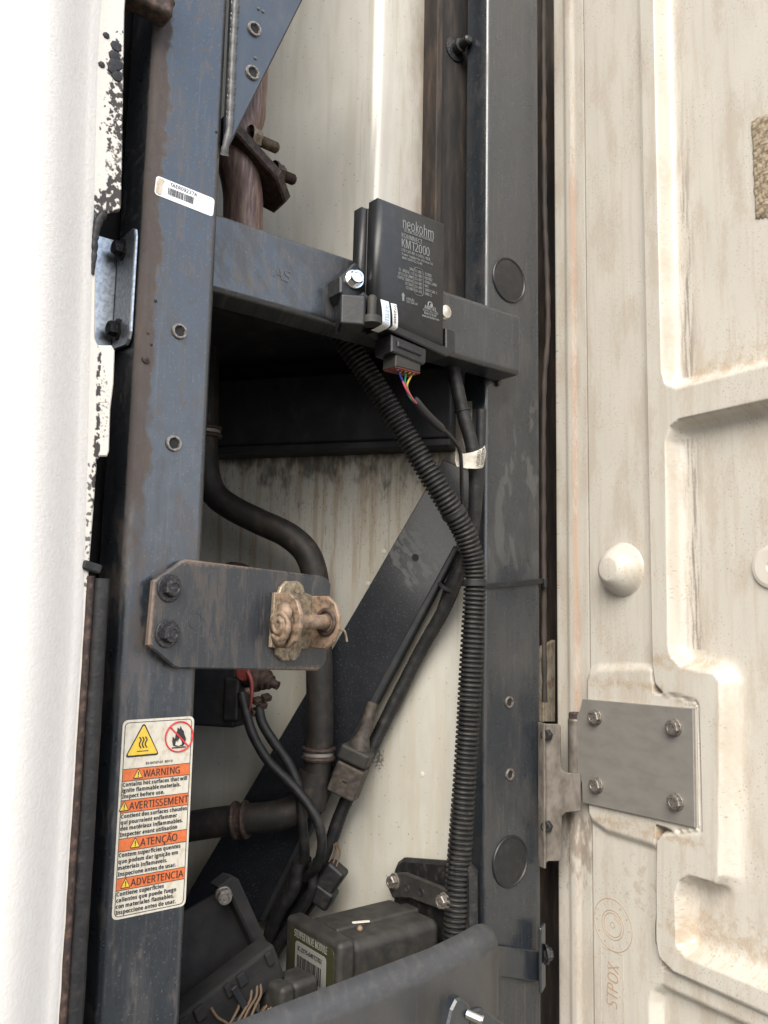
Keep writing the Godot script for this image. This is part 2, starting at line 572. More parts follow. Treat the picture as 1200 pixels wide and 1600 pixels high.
func bay() -> void:
	# lower white liner, turned towards the viewer, streaked with run-off
	var liner := thing("inner_liner", "off-white lower liner wall with brown run-off streaks behind the pipes and the brace", "liner", wall_at(-0.1, 1.1))
	var lm := paint(700, 1100, func(u, v):
		var x: float = -0.4 + 0.452 * u
		var y: float = 1.86 - 0.78 * v
		var c := Color(0.45, 0.435, 0.385) * (1.0 + 0.06 * ns(x * 60.0, y * 20.0) + 0.05 * ns(x * 400.0, y * 400.0))
		c = c.lerp(Color(0.4, 0.355, 0.26), 0.4 * ss(-0.1, 0.5, ns(x * 45.0, y * 2.6) + 0.3 * ns(x * 300.0, y * 20.0)))
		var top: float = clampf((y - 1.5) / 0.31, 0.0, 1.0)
		var runs := ss(0.05, 0.65, ns(x * 70.0 + 7.0, y * 2.6) + 0.25 * ns(x * 420.0, y * 18.0) + 0.3 * top - 0.1)
		c = c.lerp(Color(0.27, 0.17, 0.08), 0.48 * runs * ss(0.0, 0.5, top))
		var thin := ss(0.36, 0.46, ns(x * 330.0 + 3.0, y * 5.0 + 3.0 * ns(x * 40.0, y * 16.0))) * ss(0.25, 0.75, top + 0.2 * ns(x * 50.0, 2.0))
		c = c.lerp(Color(0.15, 0.09, 0.045), 0.4 * thin)
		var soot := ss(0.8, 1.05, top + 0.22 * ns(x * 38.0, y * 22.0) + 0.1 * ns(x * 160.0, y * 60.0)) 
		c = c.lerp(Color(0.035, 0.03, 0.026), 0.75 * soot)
		var sp := ss(0.84, 0.92, nz2.get_noise_2d(x * 210.0, y * 210.0))
		c = c.lerp(Color(0.12, 0.1, 0.08), 0.7 * sp)
		var mud := ss(0.1, 0.6, ns(x * 260.0, y * 260.0) + 0.7 - 95.0 * Vector2(x - Vector2(-0.0687, 1.4304).x, (y - Vector2(-0.0687, 1.4304).y) * 0.6).length())
		c = c.lerp(Color(0.06, 0.05, 0.04), 0.8 * mud)
		c.a = 0.5 + 0.15 * runs
		return c)
	var g := Geo.new()
	sheet(g, wall_at(-0.4, 1.08), wall_at(0.052, 1.08), wall_at(0.052, 1.86), wall_at(-0.4, 1.86), 0.006)
	part("wall_sheet", g, lm, liner)
	for p in [Vector2(-0.087, 1.6376), Vector2(-0.0675, 1.6768), Vector2(-0.0849, 1.5467), Vector2(-0.0157, 1.4164)]:
		g = Geo.new()
		lathe(g, facing(wall_at(p.x, p.y, 0.0), WALL.basis.z), [[0.003, 0.0], [0.0027, 0.0007], [0.0, 0.0011]], 14)
		part("dimple", g, M.cream, liner)

	# upper white housing with its rounded corner
	var up := thing("upper_housing", "white rounded housing above the cross beam with a bright vertical corner", "housing", Vector3(0.57, 1.93, -0.16))
	var um := paint(500, 640, func(u, v):
		var x: float = u * 0.5
		var y: float = 2.75 - 0.83 * v
		var c := Color(0.5, 0.485, 0.44) * (1.0 + 0.05 * ns(x * 50.0, y * 14.0) + 0.04 * ns(x * 300.0, y * 300.0))
		c = c.lerp(Color(0.4, 0.375, 0.31), 0.4 * ss(0.0, 0.5, ns(x * 50.0, y * 3.0)))
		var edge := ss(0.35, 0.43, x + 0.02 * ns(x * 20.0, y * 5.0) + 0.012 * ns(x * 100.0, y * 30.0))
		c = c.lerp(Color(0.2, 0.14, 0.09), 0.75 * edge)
		var low := ss(2.06, 1.96, y + 0.05 * ns(x * 22.0, y * 12.0))
		c = c.lerp(Color(0.36, 0.31, 0.21), 0.4 * low)
		var run := ss(0.45, 0.5, ns(x * 260.0 + 9.0, y * 3.5))
		c = c.lerp(Color(0.3, 0.17, 0.08), 0.25 * run * ss(0.28, 0.33, x))
		var sp := ss(0.85, 0.93, nz2.get_noise_2d(x * 200.0 + 40.0, y * 200.0))
		c = c.lerp(Color(0.14, 0.12, 0.1), 0.6 * sp)
		c.a = 0.22 + 0.25 * edge
		return c)
	var prof := []
	var corner := Vector3(0.5755, 2.1109, -0.145)
	var wd := WALL.basis.x
	var back := Vector3(corner.x, 0, corner.z) - wd * 0.34
	var cr := 0.03
	prof.append([back, Vector3(-wd.z, 0, wd.x)])
	prof.append([Vector3(corner.x, 0, corner.z) - wd * cr * 0.6, Vector3(-wd.z, 0, wd.x)])
	for i in range(1, 9):
		var a := float(i) / 9.0
		var nn := Vector3(-wd.z, 0, wd.x).slerp(Vector3(0, 0, 1), a).normalized()
		var b0 := Vector3(corner.x, 0, corner.z) - wd * cr * 0.6
		var b2 := Vector3(corner.x + cr * 0.6, 0, corner.z)
		var b1 := Vector3(corner.x, 0, corner.z)
		prof.append([b0.lerp(b1, a).lerp(b1.lerp(b2, a), a), nn])
	prof.append([Vector3(corner.x + cr * 0.6, 0, corner.z), Vector3(0, 0, 1)])
	prof.append([Vector3(corner.x + 0.16, 0, corner.z), Vector3(0, 0, 1)])
	g = Geo.new()
	var along := 0.0
	for i in prof.size():
		if i:
			along += prof[i][0].distance_to(prof[i - 1][0])
		for k in 2:
			g.add(prof[i][0] + Vector3(0, 2.75 if k == 0 else 1.936, 0), prof[i][1], Vector2(along / 0.5, k))
		if i:
			var f := g.v.size() - 4
			g.quad(f, f + 1, f + 3, f + 2)
	part("skin", g, um, up)
	g = Geo.new()
	ring(g, facing(Vector3(0.5658, 2.3426, -0.2), Vector3(-wd.z, 0, wd.x)), 0.014, 0.0006, 40, 4)
	part("moulded_ring", g, M.cream, up)

	# shelf, rear rail, back sheets
	var rail := thing("rear_rail", "dark rear rail across the back of the bay under the cross beam", "rail", wall_at(-0.1, 1.81, 0.02))
	g = Geo.new()
	rbox(g, Transform3D(WALL.basis, wall_at(-0.175, 1.8535, 0.012)), Vector3(0.39, 0.088, 0.03), 0.004)
	part("rail_bar", g, M.steel_dark, rail)
	g = Geo.new()
	rbox(g, Transform3D(WALL.basis, wall_at(-0.175, 1.803, 0.016)), Vector3(0.39, 0.01, 0.038), 0.003)
	part("lower_lip", g, M.steel_dark, rail)
	for p in [Vector2(-0.205, 1.883), Vector2(-0.2039, 1.854), Vector2(-0.0528, 1.8819)]:
		g = Geo.new()
		lathe(g, facing(wall_at(p.x, p.y, 0.0272), WALL.basis.z), [[0.0042, 0.0], [0.0042, 0.0006], [0.0034, 0.0006], [0.0034, -0.0]], 16)
		lathe(g, facing(wall_at(p.x, p.y, 0.0274), WALL.basis.z), [[0.0034, 0.0], [0.0, 0.0]], 16)
		part("hole", g, M.void_black, rail)

	var box := thing("bay_enclosure", "dark sheet metal enclosing the bay", "structure", Vector3(0.3, 1.1, -0.3))
	g = Geo.new()
	bar(g, Vector3(0.30, 1.925, -0.62), Vector3(0.70, 1.931, -0.078))
	part("shelf_sheet", g, M.steel_dark, box)
	g = Geo.new()
	sheet(g, wall_at(-0.6, 1.85, -0.012), wall_at(0.02, 1.85, -0.012), wall_at(0.02, 2.0, -0.012), wall_at(-0.6, 2.0, -0.012), 0.004)
	part("rear_sheet", g, M.void_black, box)
	g = Geo.new()
	bar(g, Vector3(0.236, 0.9, -0.64), Vector3(0.242, 2.8, -0.062))
	part("side_sheet", g, M.steel_dark, box)
	g = Geo.new()
	bar(g, Vector3(0.236, 2.76, -0.66), Vector3(0.9, 2.77, -0.062))
	part("roof_sheet", g, M.steel_dark, box)
	g = Geo.new()
	bar(g, Vector3(-0.4, 0.9, -0.075), Vector3(0.236, 2.8, -0.07))
	part("gap_sheet", g, M.void_black, box)
	g = Geo.new()
	bar(g, Vector3(0.242, 1.02, -0.6), Vector3(0.9, 1.03, -0.03))
	part("floor_sheet", g, M.steel_dark, box)
	g = Geo.new()
	bar(g, Vector3(0.242, 1.0, -0.7), Vector3(0.95, 2.8, -0.66))
	part("back_sheet", g, M.steel_dark, box)
	g = Geo.new()
	bar(g, Vector3(0.884, 0.9, -0.7), Vector3(0.892, 2.8, -0.03))
	part("outer_sheet", g, M.cream, box)

	var board := thing("side_board", "dark brown vertical board with a stud, behind the right post above the beam", "board", Vector3(0.68, 1.95, -0.14))
	g = Geo.new()
	bar(g, Vector3(0.645, 1.93, -0.16), Vector3(0.80, 2.76, -0.128), 0.003)
	part("panel", g, M.brown_board, board)
	g = Geo.new()
	bar(g, Vector3(0.638, 1.93, -0.15), Vector3(0.648, 2.76, -0.118), 0.002)
	part("edge_strip", g, M.rust_board, board)
	var sp := Vector3(0.6771, 2.3354, -0.128)
	g = Geo.new()
	lathe(g, facing(sp, Vector3(0, 0, 1)), [[0.0165, 0.0], [0.0165, 0.0015], [0.012, 0.0025], [0.009, 0.003], [0.009, 0.012], [0.006, 0.013], [0.006, 0.026], [0.004, 0.028], [0.0, 0.028]], 18)
	part("stud", g, M.dark_bolt, board)

# --- the frame
func uvmap(g: Geo, x0: float, x1: float, y0: float, y1: float) -> void:
	for i in g.v.size():
		g.t[i] = Vector2((g.v[i].x + g.v[i].z * 0.35 - x0) / (x1 - x0), (y1 - g.v[i].y) / (y1 - y0))

func frame() -> void:
	var fr := thing("steel_frame", "dark slate painted steel frame of two posts, a cross beam and a gusset", "frame", Vector3(0.26, 0.9, -0.03))
	# left post
	var lm := paint(130, 1500, func(u, v):
		var x: float = 0.205 + 0.09 * u
		var y: float = 2.2 - 1.0 * v
		var c := steel_paint(x, y, -0.12, 3.0)
		var w: float = 0.2435 + 0.005 * ns(x * 9.0, y * 13.0) + 0.0035 * ns(x * 80.0, y * 60.0)
		var band := ss(w + 0.0025, w - 0.0025, x) * ss(0.226, 0.2285, x) * ss(1.62, 1.7, y + 0.05 * ns(x * 60.0, y * 30.0))
		c = c.lerp(Color(0.085, 0.058, 0.045) * (1.0 + 0.25 * ns(x * 120.0, y * 40.0)), 0.6 * band)
		var low := ss(0.0, 0.6, ns(x * 60.0 + 4.0, y * 14.0) + 0.5 * ns(x * 220.0, y * 70.0) + 0.55 * ss(0.1, 0.0, absf(y - 1.6)) - 0.25)
		c = c.lerp(Color(0.11, 0.075, 0.055), 0.35 * low)
		var blob := ss(0.6, 0.7, nz2.get_noise_2d(x * 120.0, y * 120.0 + 30.0)) * ss(1.78, 1.85, y)
		c = c.lerp(Color(0.06, 0.042, 0.034), 0.35 * blob)
		c.a = clampf(c.a + 0.22 * band, 0.0, 1.0)
		return c, 0.5, 0.0, 0.75, 0.2)
	var g := Geo.new()
	rbox(g, Transform3D(Basis.IDENTITY, Vector3(0.2615, 1.85, -0.03)), Vector3(0.065, 1.9, 0.06), 0.007, 4)
	uvmap(g, 0.205, 0.295, 1.2, 2.2)
	var post := part("post", g, lm, fr, "left post with a brown dusty stripe down its outer edge")
	for p in [Vector3(0.2635, 1.8249, 0), Vector3(0.2636, 1.7324, 0)]:
		rivet_nut(post, p, Vector3(0, 0, 1), 0.0066)
	for p in [[Vector3(0.2367, 1.7957, 0), 0.0032], [Vector3(0.2423, 1.8454, 0), 0.0014], [Vector3(0.2407, 1.8091, 0), 0.0013], [Vector3(0.2375, 1.8178, 0), 0.0012], [Vector3(0.2876, 2.0073, 0), 0.0013]]:
		g = Geo.new()
		lathe(g, facing(p[0], Vector3(0, 0, 1)), [[p[1], -0.0005], [p[1] * 0.85, p[1] * 0.5], [p[1] * 0.3, p[1] * 0.8], [0.0, p[1] * 0.85]], 10)
		part("weld_spatter", g, M.rust_dark, post)

	# right post
	var rm := paint(150, 1500, func(u, v):
		var x: float = 0.66 + 0.12 * u
		var y: float = 2.5 - 1.35 * v
		var c := steel_paint(x, y, -0.02, 9.0)
		var pale := ss(0.1, 0.3, ns(x * 24.0 + 2.0, y * 9.0) + 0.35 * ns(x * 90.0, y * 40.0) - 0.02) * ss(1.9, 1.84, y) * ss(1.62, 1.7, y)
		c = c.lerp(Color(0.075, 0.077, 0.073), 0.5 * pale)
		return c, 0.5, 0.0, 0.75, 0.2)
	g = Geo.new()
	rbox(g, Transform3D(Basis.IDENTITY, Vector3(0.732, 1.85, -0.095)), Vector3(0.096, 1.9, 0.04), 0.005, 3)
	uvmap(g, 0.645, 0.755, 1.15, 2.5)
	post = part("post", g, rm, fr, "right post with two round black plugs")
	for p in [Vector3(0.723, 2.0163, -0.075), Vector3(0.7265, 1.323, -0.075)]:
		g = Geo.new()
		lathe(g, facing(p, Vector3(0, 0, 1)), [[0.0288, -0.001], [0.0288, 0.0012], [0.028, 0.0022], [0.0268, 0.0022], [0.0256, 0.001], [0.018, 0.0014], [0.0, 0.0018]], 44)
		part("round_plug", g, M.plastic, post)
	for p in [Vector3(0.724, 1.5019, -0.075), Vector3(0.7253, 1.4198, -0.075)]:
		rivet_nut(post, p, Vector3(0, 0, 1), 0.0068)
	g = Geo.new()
	tube(g, even_path([Vector3(0.7949, 2.4938, -0.08), Vector3(0.7949, 2.2497, -0.08), Vector3(0.7955, 2.1327, -0.08), Vector3(0.7976, 2.0357, -0.078), Vector3(0.7984, 1.9668, -0.078), Vector3(0.7928, 1.8896, -0.08), Vector3(0.791, 1.765, -0.08), Vector3(0.7918, 1.496, -0.08)], 0.012), func(l, _s): return 0.0035 + 0.0006 * sin(l * 160.0), 8)
	part("edge_seal", g, M.rust_board, post, "brown dried seal along the outer edge of the right post")

	# cross beam
	var bm := paint(900, 170, func(u, v):
		var x: float = 0.29 + 0.42 * u
		var y: float = 1.96 - 0.08 * v
		var c := steel_paint(x, y, 0.02, 17.0)
		var wipe := ss(0.0, 0.22, ns(x * 55.0 + y * 40.0, y * 22.0 + 5.0) + 0.3 * ns(x * 160.0, y * 60.0))
		c = c.lerp(SLATE * 0.9, 0.25 * wipe * ss(0.56, 0.4, x))
		var gold := ss(0.05, 0.6, ns(x * 70.0 + 31.0, y * 26.0) + 0.45 * ns(x * 260.0, y * 90.0)) * ss(0.5, 0.36, x)
		c = c.lerp(Color(0.13, 0.1, 0.075), 0.3 * gold)
		return c, 0.5, 0.0, 0.75, 0.2)
	g = Geo.new()
	rbox(g, Transform3D(Basis.IDENTITY, Vector3(0.4985, 1.9185, -0.055)), Vector3(0.411, 0.073, 0.04), 0.006, 3)
	uvmap(g, 0.28, 0.7, 1.88, 1.96)
	var beam := part("cross_beam", g, bm, fr)
	g = Geo.new()
	tube(g, even_path([Vector3(0.297, 1.955, -0.036), Vector3(0.297, 1.92, -0.036), Vector3(0.297, 1.882, -0.036)], 0.004), func(l, _s): return 0.0042 + 0.0006 * sin(l * 900.0), 10)
	part("weld_bead", g, M.weld, beam)
	g = Geo.new()
	tube(g, even_path([Vector3(0.703, 1.956, -0.075), Vector3(0.7045, 1.95, -0.074), Vector3(0.7045, 1.92, -0.074), Vector3(0.7045, 1.884, -0.074), Vector3(0.701, 1.881, -0.075)], 0.003), func(l, _s): return 0.0048 + 0.0005 * sin(l * 800.0), 10)
	part("weld_bead", g, M.weld, beam)
	g = Geo.new()
	lathe(g, facing(Vector3(0.4535, 1.9042, -0.035), Vector3(0, 0, 1)), [[0.011, 0.0], [0.0105, 0.001], [0.0, 0.0012]], 24)
	part("paint_ring", g, M.weld, beam)
	words("AS", Transform3D(Basis(Vector3(0, 0, 1), -0.1), Vector3(0.3683, 1.9113, -0.0346)), 0.016, 0.0, M.weld, beam, false, "chalk_mark")

	# gusset at the top
	g = Geo.new()
	prism(g, Transform3D(Basis.IDENTITY, Vector3(0, 0, 0.001)), [Vector2(0.296, 2.34), Vector2(0.2966, 1.9956), Vector2(0.3023, 2.0036), Vector2(0.3716, 2.1794), Vector2(0.46, 2.34)], 0.008, 0.0016)
	var gus := part("gusset_plate", g, M.steel, fr)
	for p in [Vector3(0.3187, 2.1168, 0.001), Vector3(0.3186, 2.0748, 0.001)]:
		rivet_nut(gus, p, Vector3(0, 0, 1), 0.0068)
	g = Geo.new()
	tube(g, even_path([Vector3(0.3005, 2.3, 0.001), Vector3(0.2992, 2.0989, 0.001), Vector3(0.2993, 2.0447, 0.001), Vector3(0.299, 2.0119, 0.001), Vector3(0.2966, 1.9967, 0), Vector3(0.2972, 1.9907, -0.003)], 0.0025), func(l, _s): return 0.0034 + 0.0005 * sin(l * 1300.0) + 0.0004 * sin(l * 410.0), 10)
	part("weld_bead", g, M.weld, gus)
	for p in [Vector3(0.3223, 2.1385, 0.001), Vector3(0.3269, 2.1382, 0.001), Vector3(0.3212, 2.0901, 0.001)]:
		g = Geo.new()
		lathe(g, facing(p, Vector3(0, 0, 1)), [[0.0018, -0.0004], [0.0014, 0.001], [0.0, 0.0014]], 9)
		part("weld_spatter", g, M.weld, gus)

	# lower channel in front of the module
	var ch := thing("lower_channel", "dusty slate steel channel running across the bottom in front of the valve module", "channel", Vector3(0.5, 1.2, 0))
	var cm := paint(700, 200, func(u, v):
		var x: float = 0.3 + 0.37 * u
		var y: float = 1.3 - 0.12 * v
		var c := steel_paint(x, y, 0.3, 23.0).lerp(Color(0.045, 0.042, 0.039, 0.5), 0.45)
		var lip := ss(1.262, 1.27, y + 0.006 * ns(x * 40.0, y * 60.0))
		c = c.lerp(SLATE * 1.2, 0.5 * lip)
		c = c.lerp(Color(0.09, 0.082, 0.072), 0.3 * lip * ss(0.0, 0.6, ns(x * 90.0, y * 120.0)))
		return c, 0.5, 0.0, 0.75, 0.2)
	g = Geo.new()
	# cross-section swept along x, with a nose at the right end
	var sec := [[0.008, 1.2], [0.008, 1.262], [0.0075, 1.268], [0.0055, 1.2735], [0.002, 1.2772], [-0.003, 1.2795], [-0.012, 1.2805], [-0.0145, 1.279], [-0.0145, 1.2]]
	var stations := [[0.2, 1.0, 0.0], [0.3, 1.0, 0.0], [0.56, 1.0, 0.0], [0.605, 1.0, 0.003], [0.63, 1.0, 0.006], [0.643, 0.96, 0.004], [0.65, 0.8, -0.004], [0.654, 0.45, -0.012]]
	for i in stations.size():
		for k in sec.size():
			var a: Array = sec[maxi(k - 1, 0)]
			var b: Array = sec[mini(k + 1, sec.size() - 1)]
			var nn := Vector3(0, -(b[0] - a[0]), b[1] - a[1]).normalized()
			if i >= 4:
				nn = (nn + Vector3(0.35 * (i - 3), 0, 0)).normalized()
			var zz: float = -0.0145 + (sec[k][0] + 0.0145) * stations[i][1]
			g.add(Vector3(stations[i][0], sec[k][1] + (stations[i][2] if k > 0 and k < 8 else 0.0), zz - 0.106 * (stations[i][0] - 0.45)), nn)
		if i:
			for k in sec.size() - 1:
				var q := g.v.size() - sec.size() * 2 + k
				g.quad(q, q + 1, q + 1 + sec.size(), q + sec.size())
	uvmap(g, 0.3, 0.67, 1.18, 1.3)
	part("channel_bar", g, cm, ch)
	# strap that ties it to the right post
	g = Geo.new()
	prism(g, Transform3D(Basis.IDENTITY, Vector3(0, 0, -0.069)), [Vector2(0.6991, 1.2392), Vector2(0.7636, 1.2199), Vector2(0.7723, 1.2173), Vector2(0.7721, 1.1846), Vector2(0.7656, 1.1861), Vector2(0.7073, 1.2046), Vector2(0.6874, 1.2032), Vector2(0.674, 1.1908), Vector2(0.6644, 1.1932)], 0.004, 0.001)
	part("strap", g, M.steel, ch)
	g = Geo.new()
	rbox(g, Transform3D(Basis(Vector3.UP, 0.5), Vector3(0.7655, 1.2147, -0.062)), Vector3(0.02, 0.07, 0.004), 0.0016)
	var fl := part("strap_flange", g, M.steel, ch)
	bolt(fl, Vector3(0.7641, 1.2207, -0.055), Vector3(0.9, 0.0, 0.45), 0.012, M.dark_bolt, 1.8)

	var tab := thing("stud_bracket", "small dark folded bracket with a bright stud at the bottom edge", "bracket", Vector3(0.5611, 1.2316, 0.03))
	g = Geo.new()
	prism(g, Transform3D(Basis.IDENTITY, Vector3(0, 0, 0.035)), [Vector2(0.5257, 1.2218), Vector2(0.5366, 1.2517), Vector2(0.5427, 1.2588), Vector2(0.5482, 1.2591), Vector2(0.5586, 1.2516), Vector2(0.5626, 1.244), Vector2(0.555, 1.2135)], 0.012, 0.002)
	part("upright", g, M.steel, tab)
	g = Geo.new()
	prism(g, Transform3D(Basis.IDENTITY, Vector3(0, 0, 0.022)), [Vector2(0.5719, 1.2358), Vector2(0.585, 1.2358), Vector2(0.5909, 1.2338), Vector2(0.628, 1.2064), Vector2(0.655, 1.1804), Vector2(0.5689, 1.2045)], 0.008, 0.002)
	part("wing", g, M.steel, tab)
	g = Geo.new()
	lathe(g, facing(Vector3(0.5564, 1.2431, 0.034), Vector3(0.55, -0.25, 0.8)), [[0.0045, 0.0], [0.0045, 0.014], [0.0037, 0.0155], [0.0, 0.0155]], 14)
	part("stud", g, M.bright, tab)

	# brace across the liner
	var br := thing("diagonal_brace", "dark flat steel brace running diagonally across the white liner, paint scraped near its top", "brace", wall_at(-0.1, 1.3, 0.03))
	var brm := paint(420, 620, func(u, v):
		var p := Vector2(-0.36 + 0.44 * u, 1.86 - 0.66 * v)
		var c := Color(0.011, 0.013, 0.017) * (1.0 + 0.3 * ns(p.x * 40.0, p.y * 40.0))
		var q := (p - Vector2(-0.0281, 1.6759)).rotated(0.95)
		var sc := ss(0.02, 0.08, ns(q.x * 26.0, q.y * 95.0) + 0.25 * ns(q.x * 130.0, q.y * 300.0) + 0.02) * ss(0.045, 0.03, absf(q.x + 0.008 * ns(p.x * 80.0, p.y * 80.0))) * ss(0.03, 0.022, absf(q.y))
		c = c.lerp(Color(0.045, 0.05, 0.047), 0.5 * sc)
		var sp := ss(0.6, 0.66, nz2.get_noise_2d(p.x * 350.0, p.y * 350.0))
		c = c.lerp(Color(0.08, 0.075, 0.07), 0.35 * sp)
		c.a = 0.26 + 0.25 * sc
		return c, 0.3, 0.0, 0.75)
	g = Geo.new()
	var bx := Transform3D(WALL.basis, wall_at(0, 0, 0.03))
	prism(g, bx, [Vector2(0.0105, 1.7832), Vector2(0.0508, 1.7653), Vector2(0.0275, 1.6773), Vector2(-0.0761, 1.4809), Vector2(-0.1155, 1.409), Vector2(-0.1972, 1.243), Vector2(-0.3238, 1.1998), Vector2(-0.2919, 1.2689), Vector2(-0.0963, 1.6)], 0.006, 0.001)
	for i in g.v.size():
		var l := WALL.affine_inverse() * g.v[i]
		g.t[i] = Vector2((l.x + 0.36) / 0.44, (1.86 - l.y) / 0.66)
	var bp := part("web", g, brm, br)
	g = Geo.new()
	prism(g, Transform3D(WALL.basis, wall_at(0, 0, 0.04)), [Vector2(0.0263, 1.6809), Vector2(0.0308, 1.675), Vector2(-0.0716, 1.4808), Vector2(-0.1106, 1.4097), Vector2(-0.1906, 1.2456), Vector2(-0.1978, 1.2476), Vector2(-0.1184, 1.412), Vector2(-0.0801, 1.4839)], 0.02, 0.0015)
	part("edge_flange", g, M.steel_dark, br)
	g = Geo.new()
	lathe(g, facing(wall_at(Vector2(-0.021, 1.6676).x, Vector2(-0.021, 1.6676).y, 0.0303), WALL.basis.z), [[0.0042, 0.0], [0.0042, 0.0008], [0.0034, 0.0008], [0.0034, 0.0002], [0.0, 0.0002]], 18)
	part("hole", g, M.void_black, bp)

# --- the sunlit panel on the left
func side_panel() -> void:
	var sp := thing("white_fairing", "sunlit white moulded side panel with black adhesive remains along its edge", "panel", Vector3(0.05, 0.9, 0.03))
	var g := Geo.new()
	var ys := []
	for i in 61:
		ys.append(0.9 + 2.3 * i / 60.0)
	var across := 22
	for y in ys:
		var cx: float = lerpf(0.19, 0.174, clampf((y - 1.6) / 0.42, 0.0, 1.0))
		# outer skin, a rounded shoulder, a sloping face, a crease
		var pr := [Vector2(-0.5, -0.02), Vector2(cx - 0.25, 0.042), Vector2(cx - 0.16, 0.0555), Vector2(cx - 0.1, 0.0612), Vector2(cx - 0.066, 0.0628), Vector2(cx - 0.054, 0.0622), Vector2(cx - 0.045, 0.0602), Vector2(cx - 0.037, 0.0565), Vector2(cx - 0.029, 0.0505), Vector2(cx - 0.02, 0.0417), Vector2(cx - 0.012, 0.0334), Vector2(cx - 0.007, 0.0288), Vector2(cx - 0.003, 0.0258), Vector2(cx + 0.001, 0.0243), Vector2(cx + 0.006, 0.0195)]
		across = pr.size()
		for k in across:
			var a: Vector2 = pr[maxi(k - 1, 0)]
			var b: Vector2 = pr[mini(k + 1, across - 1)]
			var wob := 0.0006 * ns(y * 9.0, k * 0.4)
			g.add(Vector3(pr[k].x + wob, y, pr[k].y), Vector3(-(b.y - a.y), 0, b.x - a.x).normalized(), Vector2(pr[k].x, y))
	for i in ys.size() - 1:
		for k in across - 1:
			var q := i * across + k
			g.quad(q, q + 1, q + 1 + across, q + across)
	part("skin", g, M.white_skin, sp)
	var fm := paint(110, 1300, func(u, v):
		var x: float = 0.16 + 0.05 * u
		var y: float = 2.1 - 0.6 * v
		var c := Color(0.68, 0.63, 0.56) * (1.0 + 0.06 * ns(x * 200.0, y * 200.0))
		var e := 0.0
		var r := ns(x * 160.0, y * 130.0)
		var f := ns(x * 420.0, y * 420.0)
		# upper strip of torn black adhesive, patches above, a band lower down
		e = maxf(e, ss(0.0, 0.16, r + 0.4 * f + 0.2 - 90.0 * maxf(0.0, 0.192 - x) - 26.0 * maxf(0.0, absf(y - 1.992) - 0.03)))
		e = maxf(e, 0.85 * ss(0.0, 0.3, r + 0.5 * f + 0.15 - 120.0 * maxf(0.0, 0.193 - x) - 22.0 * maxf(0.0, absf(y - 1.955) - 0.04)))
		e = maxf(e, ss(0.0, 0.15, r + 0.3 * f + 0.35 - 150.0 * maxf(0.0, 0.194 - x - 1.1 * maxf(0.0, 1.915 - y)) - 30.0 * maxf(0.0, absf(y - 1.9) - 0.018)))
		e = maxf(e, ss(0.0, 0.2, r + 0.4 * f + 0.1 - 700.0 * maxf(0.0, absf(x - 0.1765) - 0.0009) - 16.0 * maxf(0.0, absf(y - 1.935) - 0.035)))
		e = maxf(e, ss(0.05, 0.2, r + 0.3 * f + 0.2 - 700.0 * maxf(0.0, absf(x - 0.1935 - 0.004 * ss(1.79, 1.7, y)) - 0.001) - 20.0 * maxf(0.0, absf(y - 1.745) - 0.045)))
		e = maxf(e, 0.7 * ss(0.25, 0.42, f + 0.4 * r - 300.0 * maxf(0.0, absf(x - 0.1995) - 0.003) - 14.0 * maxf(0.0, absf(y - 1.745) - 0.02)))
		e = maxf(e, ss(0.05, 0.2, r + 0.35 * f + 0.15 - 500.0 * maxf(0.0, absf(x - 0.196) - 0.0015) - 30.0 * maxf(0.0, absf(y - 1.705) - 0.015)))
		e = maxf(e, ss(0.3, 0.4, nz2.get_noise_2d(x * 210.0, y * 180.0) + 0.1 - 400.0 * maxf(0.0, absf(x - 0.1935) - 0.002) - 16.0 * maxf(0.0, absf(y - 1.662) - 0.03)) * 0.85)
		c = c.lerp(Color(0.035, 0.03, 0.028), e)
		c.a = 0.5 + 0.3 * e
		return c, 0.5, 0.0, 0.6, 0.6)
	g = Geo.new()
	var out := [Vector2(0.165, 3.2), Vector2(0.1975, 3.2), Vector2(0.1965, 2.0611), Vector2(0.2006, 1.9668), Vector2(0.2033, 1.9045), Vector2(0.2021, 1.8995), Vector2(0.1917, 1.895), Vector2(0.1881, 1.8903), Vector2(0.1873, 1.88), Vector2(0.1879, 1.8404), Vector2(0.1901, 1.7968), Vector2(0.1927, 1.7926), Vector2(0.2026, 1.7947), Vector2(0.2052, 1.7913), Vector2(0.2058, 1.766), Vector2(0.2046, 1.7464), Vector2(0.2055, 1.7153), Vector2(0.2044, 1.7113), Vector2(0.1992, 1.7106), Vector2(0.1971, 1.707), Vector2(0.197, 1.6788), Vector2(0.1963, 1.6326), Vector2(0.1965, 1.62), Vector2(0.1965, 0.9), Vector2(0.165, 0.9)]
	prism(g, Transform3D(Basis.IDENTITY, Vector3(0, 0, 0.0212)), out, 0.004, 0.001)
	for i in g.v.size():
		g.t[i] = Vector2((g.v[i].x - 0.16) / 0.05, (2.1 - g.v[i].y) / 0.6)
	var fl := part("edge_flange", g, fm, sp)
	# a bead of old black foam beside the notch
	g = Geo.new()
	tube(g, even_path([Vector3(0.1909, 1.8939, 0.021), Vector3(0.187, 1.8871, 0.021), Vector3(0.185, 1.874, 0.021), Vector3(0.185, 1.859, 0.021), Vector3(0.1845, 1.8431, 0.021)], 0.0022), func(l, s): return 0.0034 * (1.0 - 0.35 * s) + 0.0016 * ns(l * 420.0, 2.0), 10)
	part("foam_bead", g, M.rubber, fl)
	g = Geo.new()
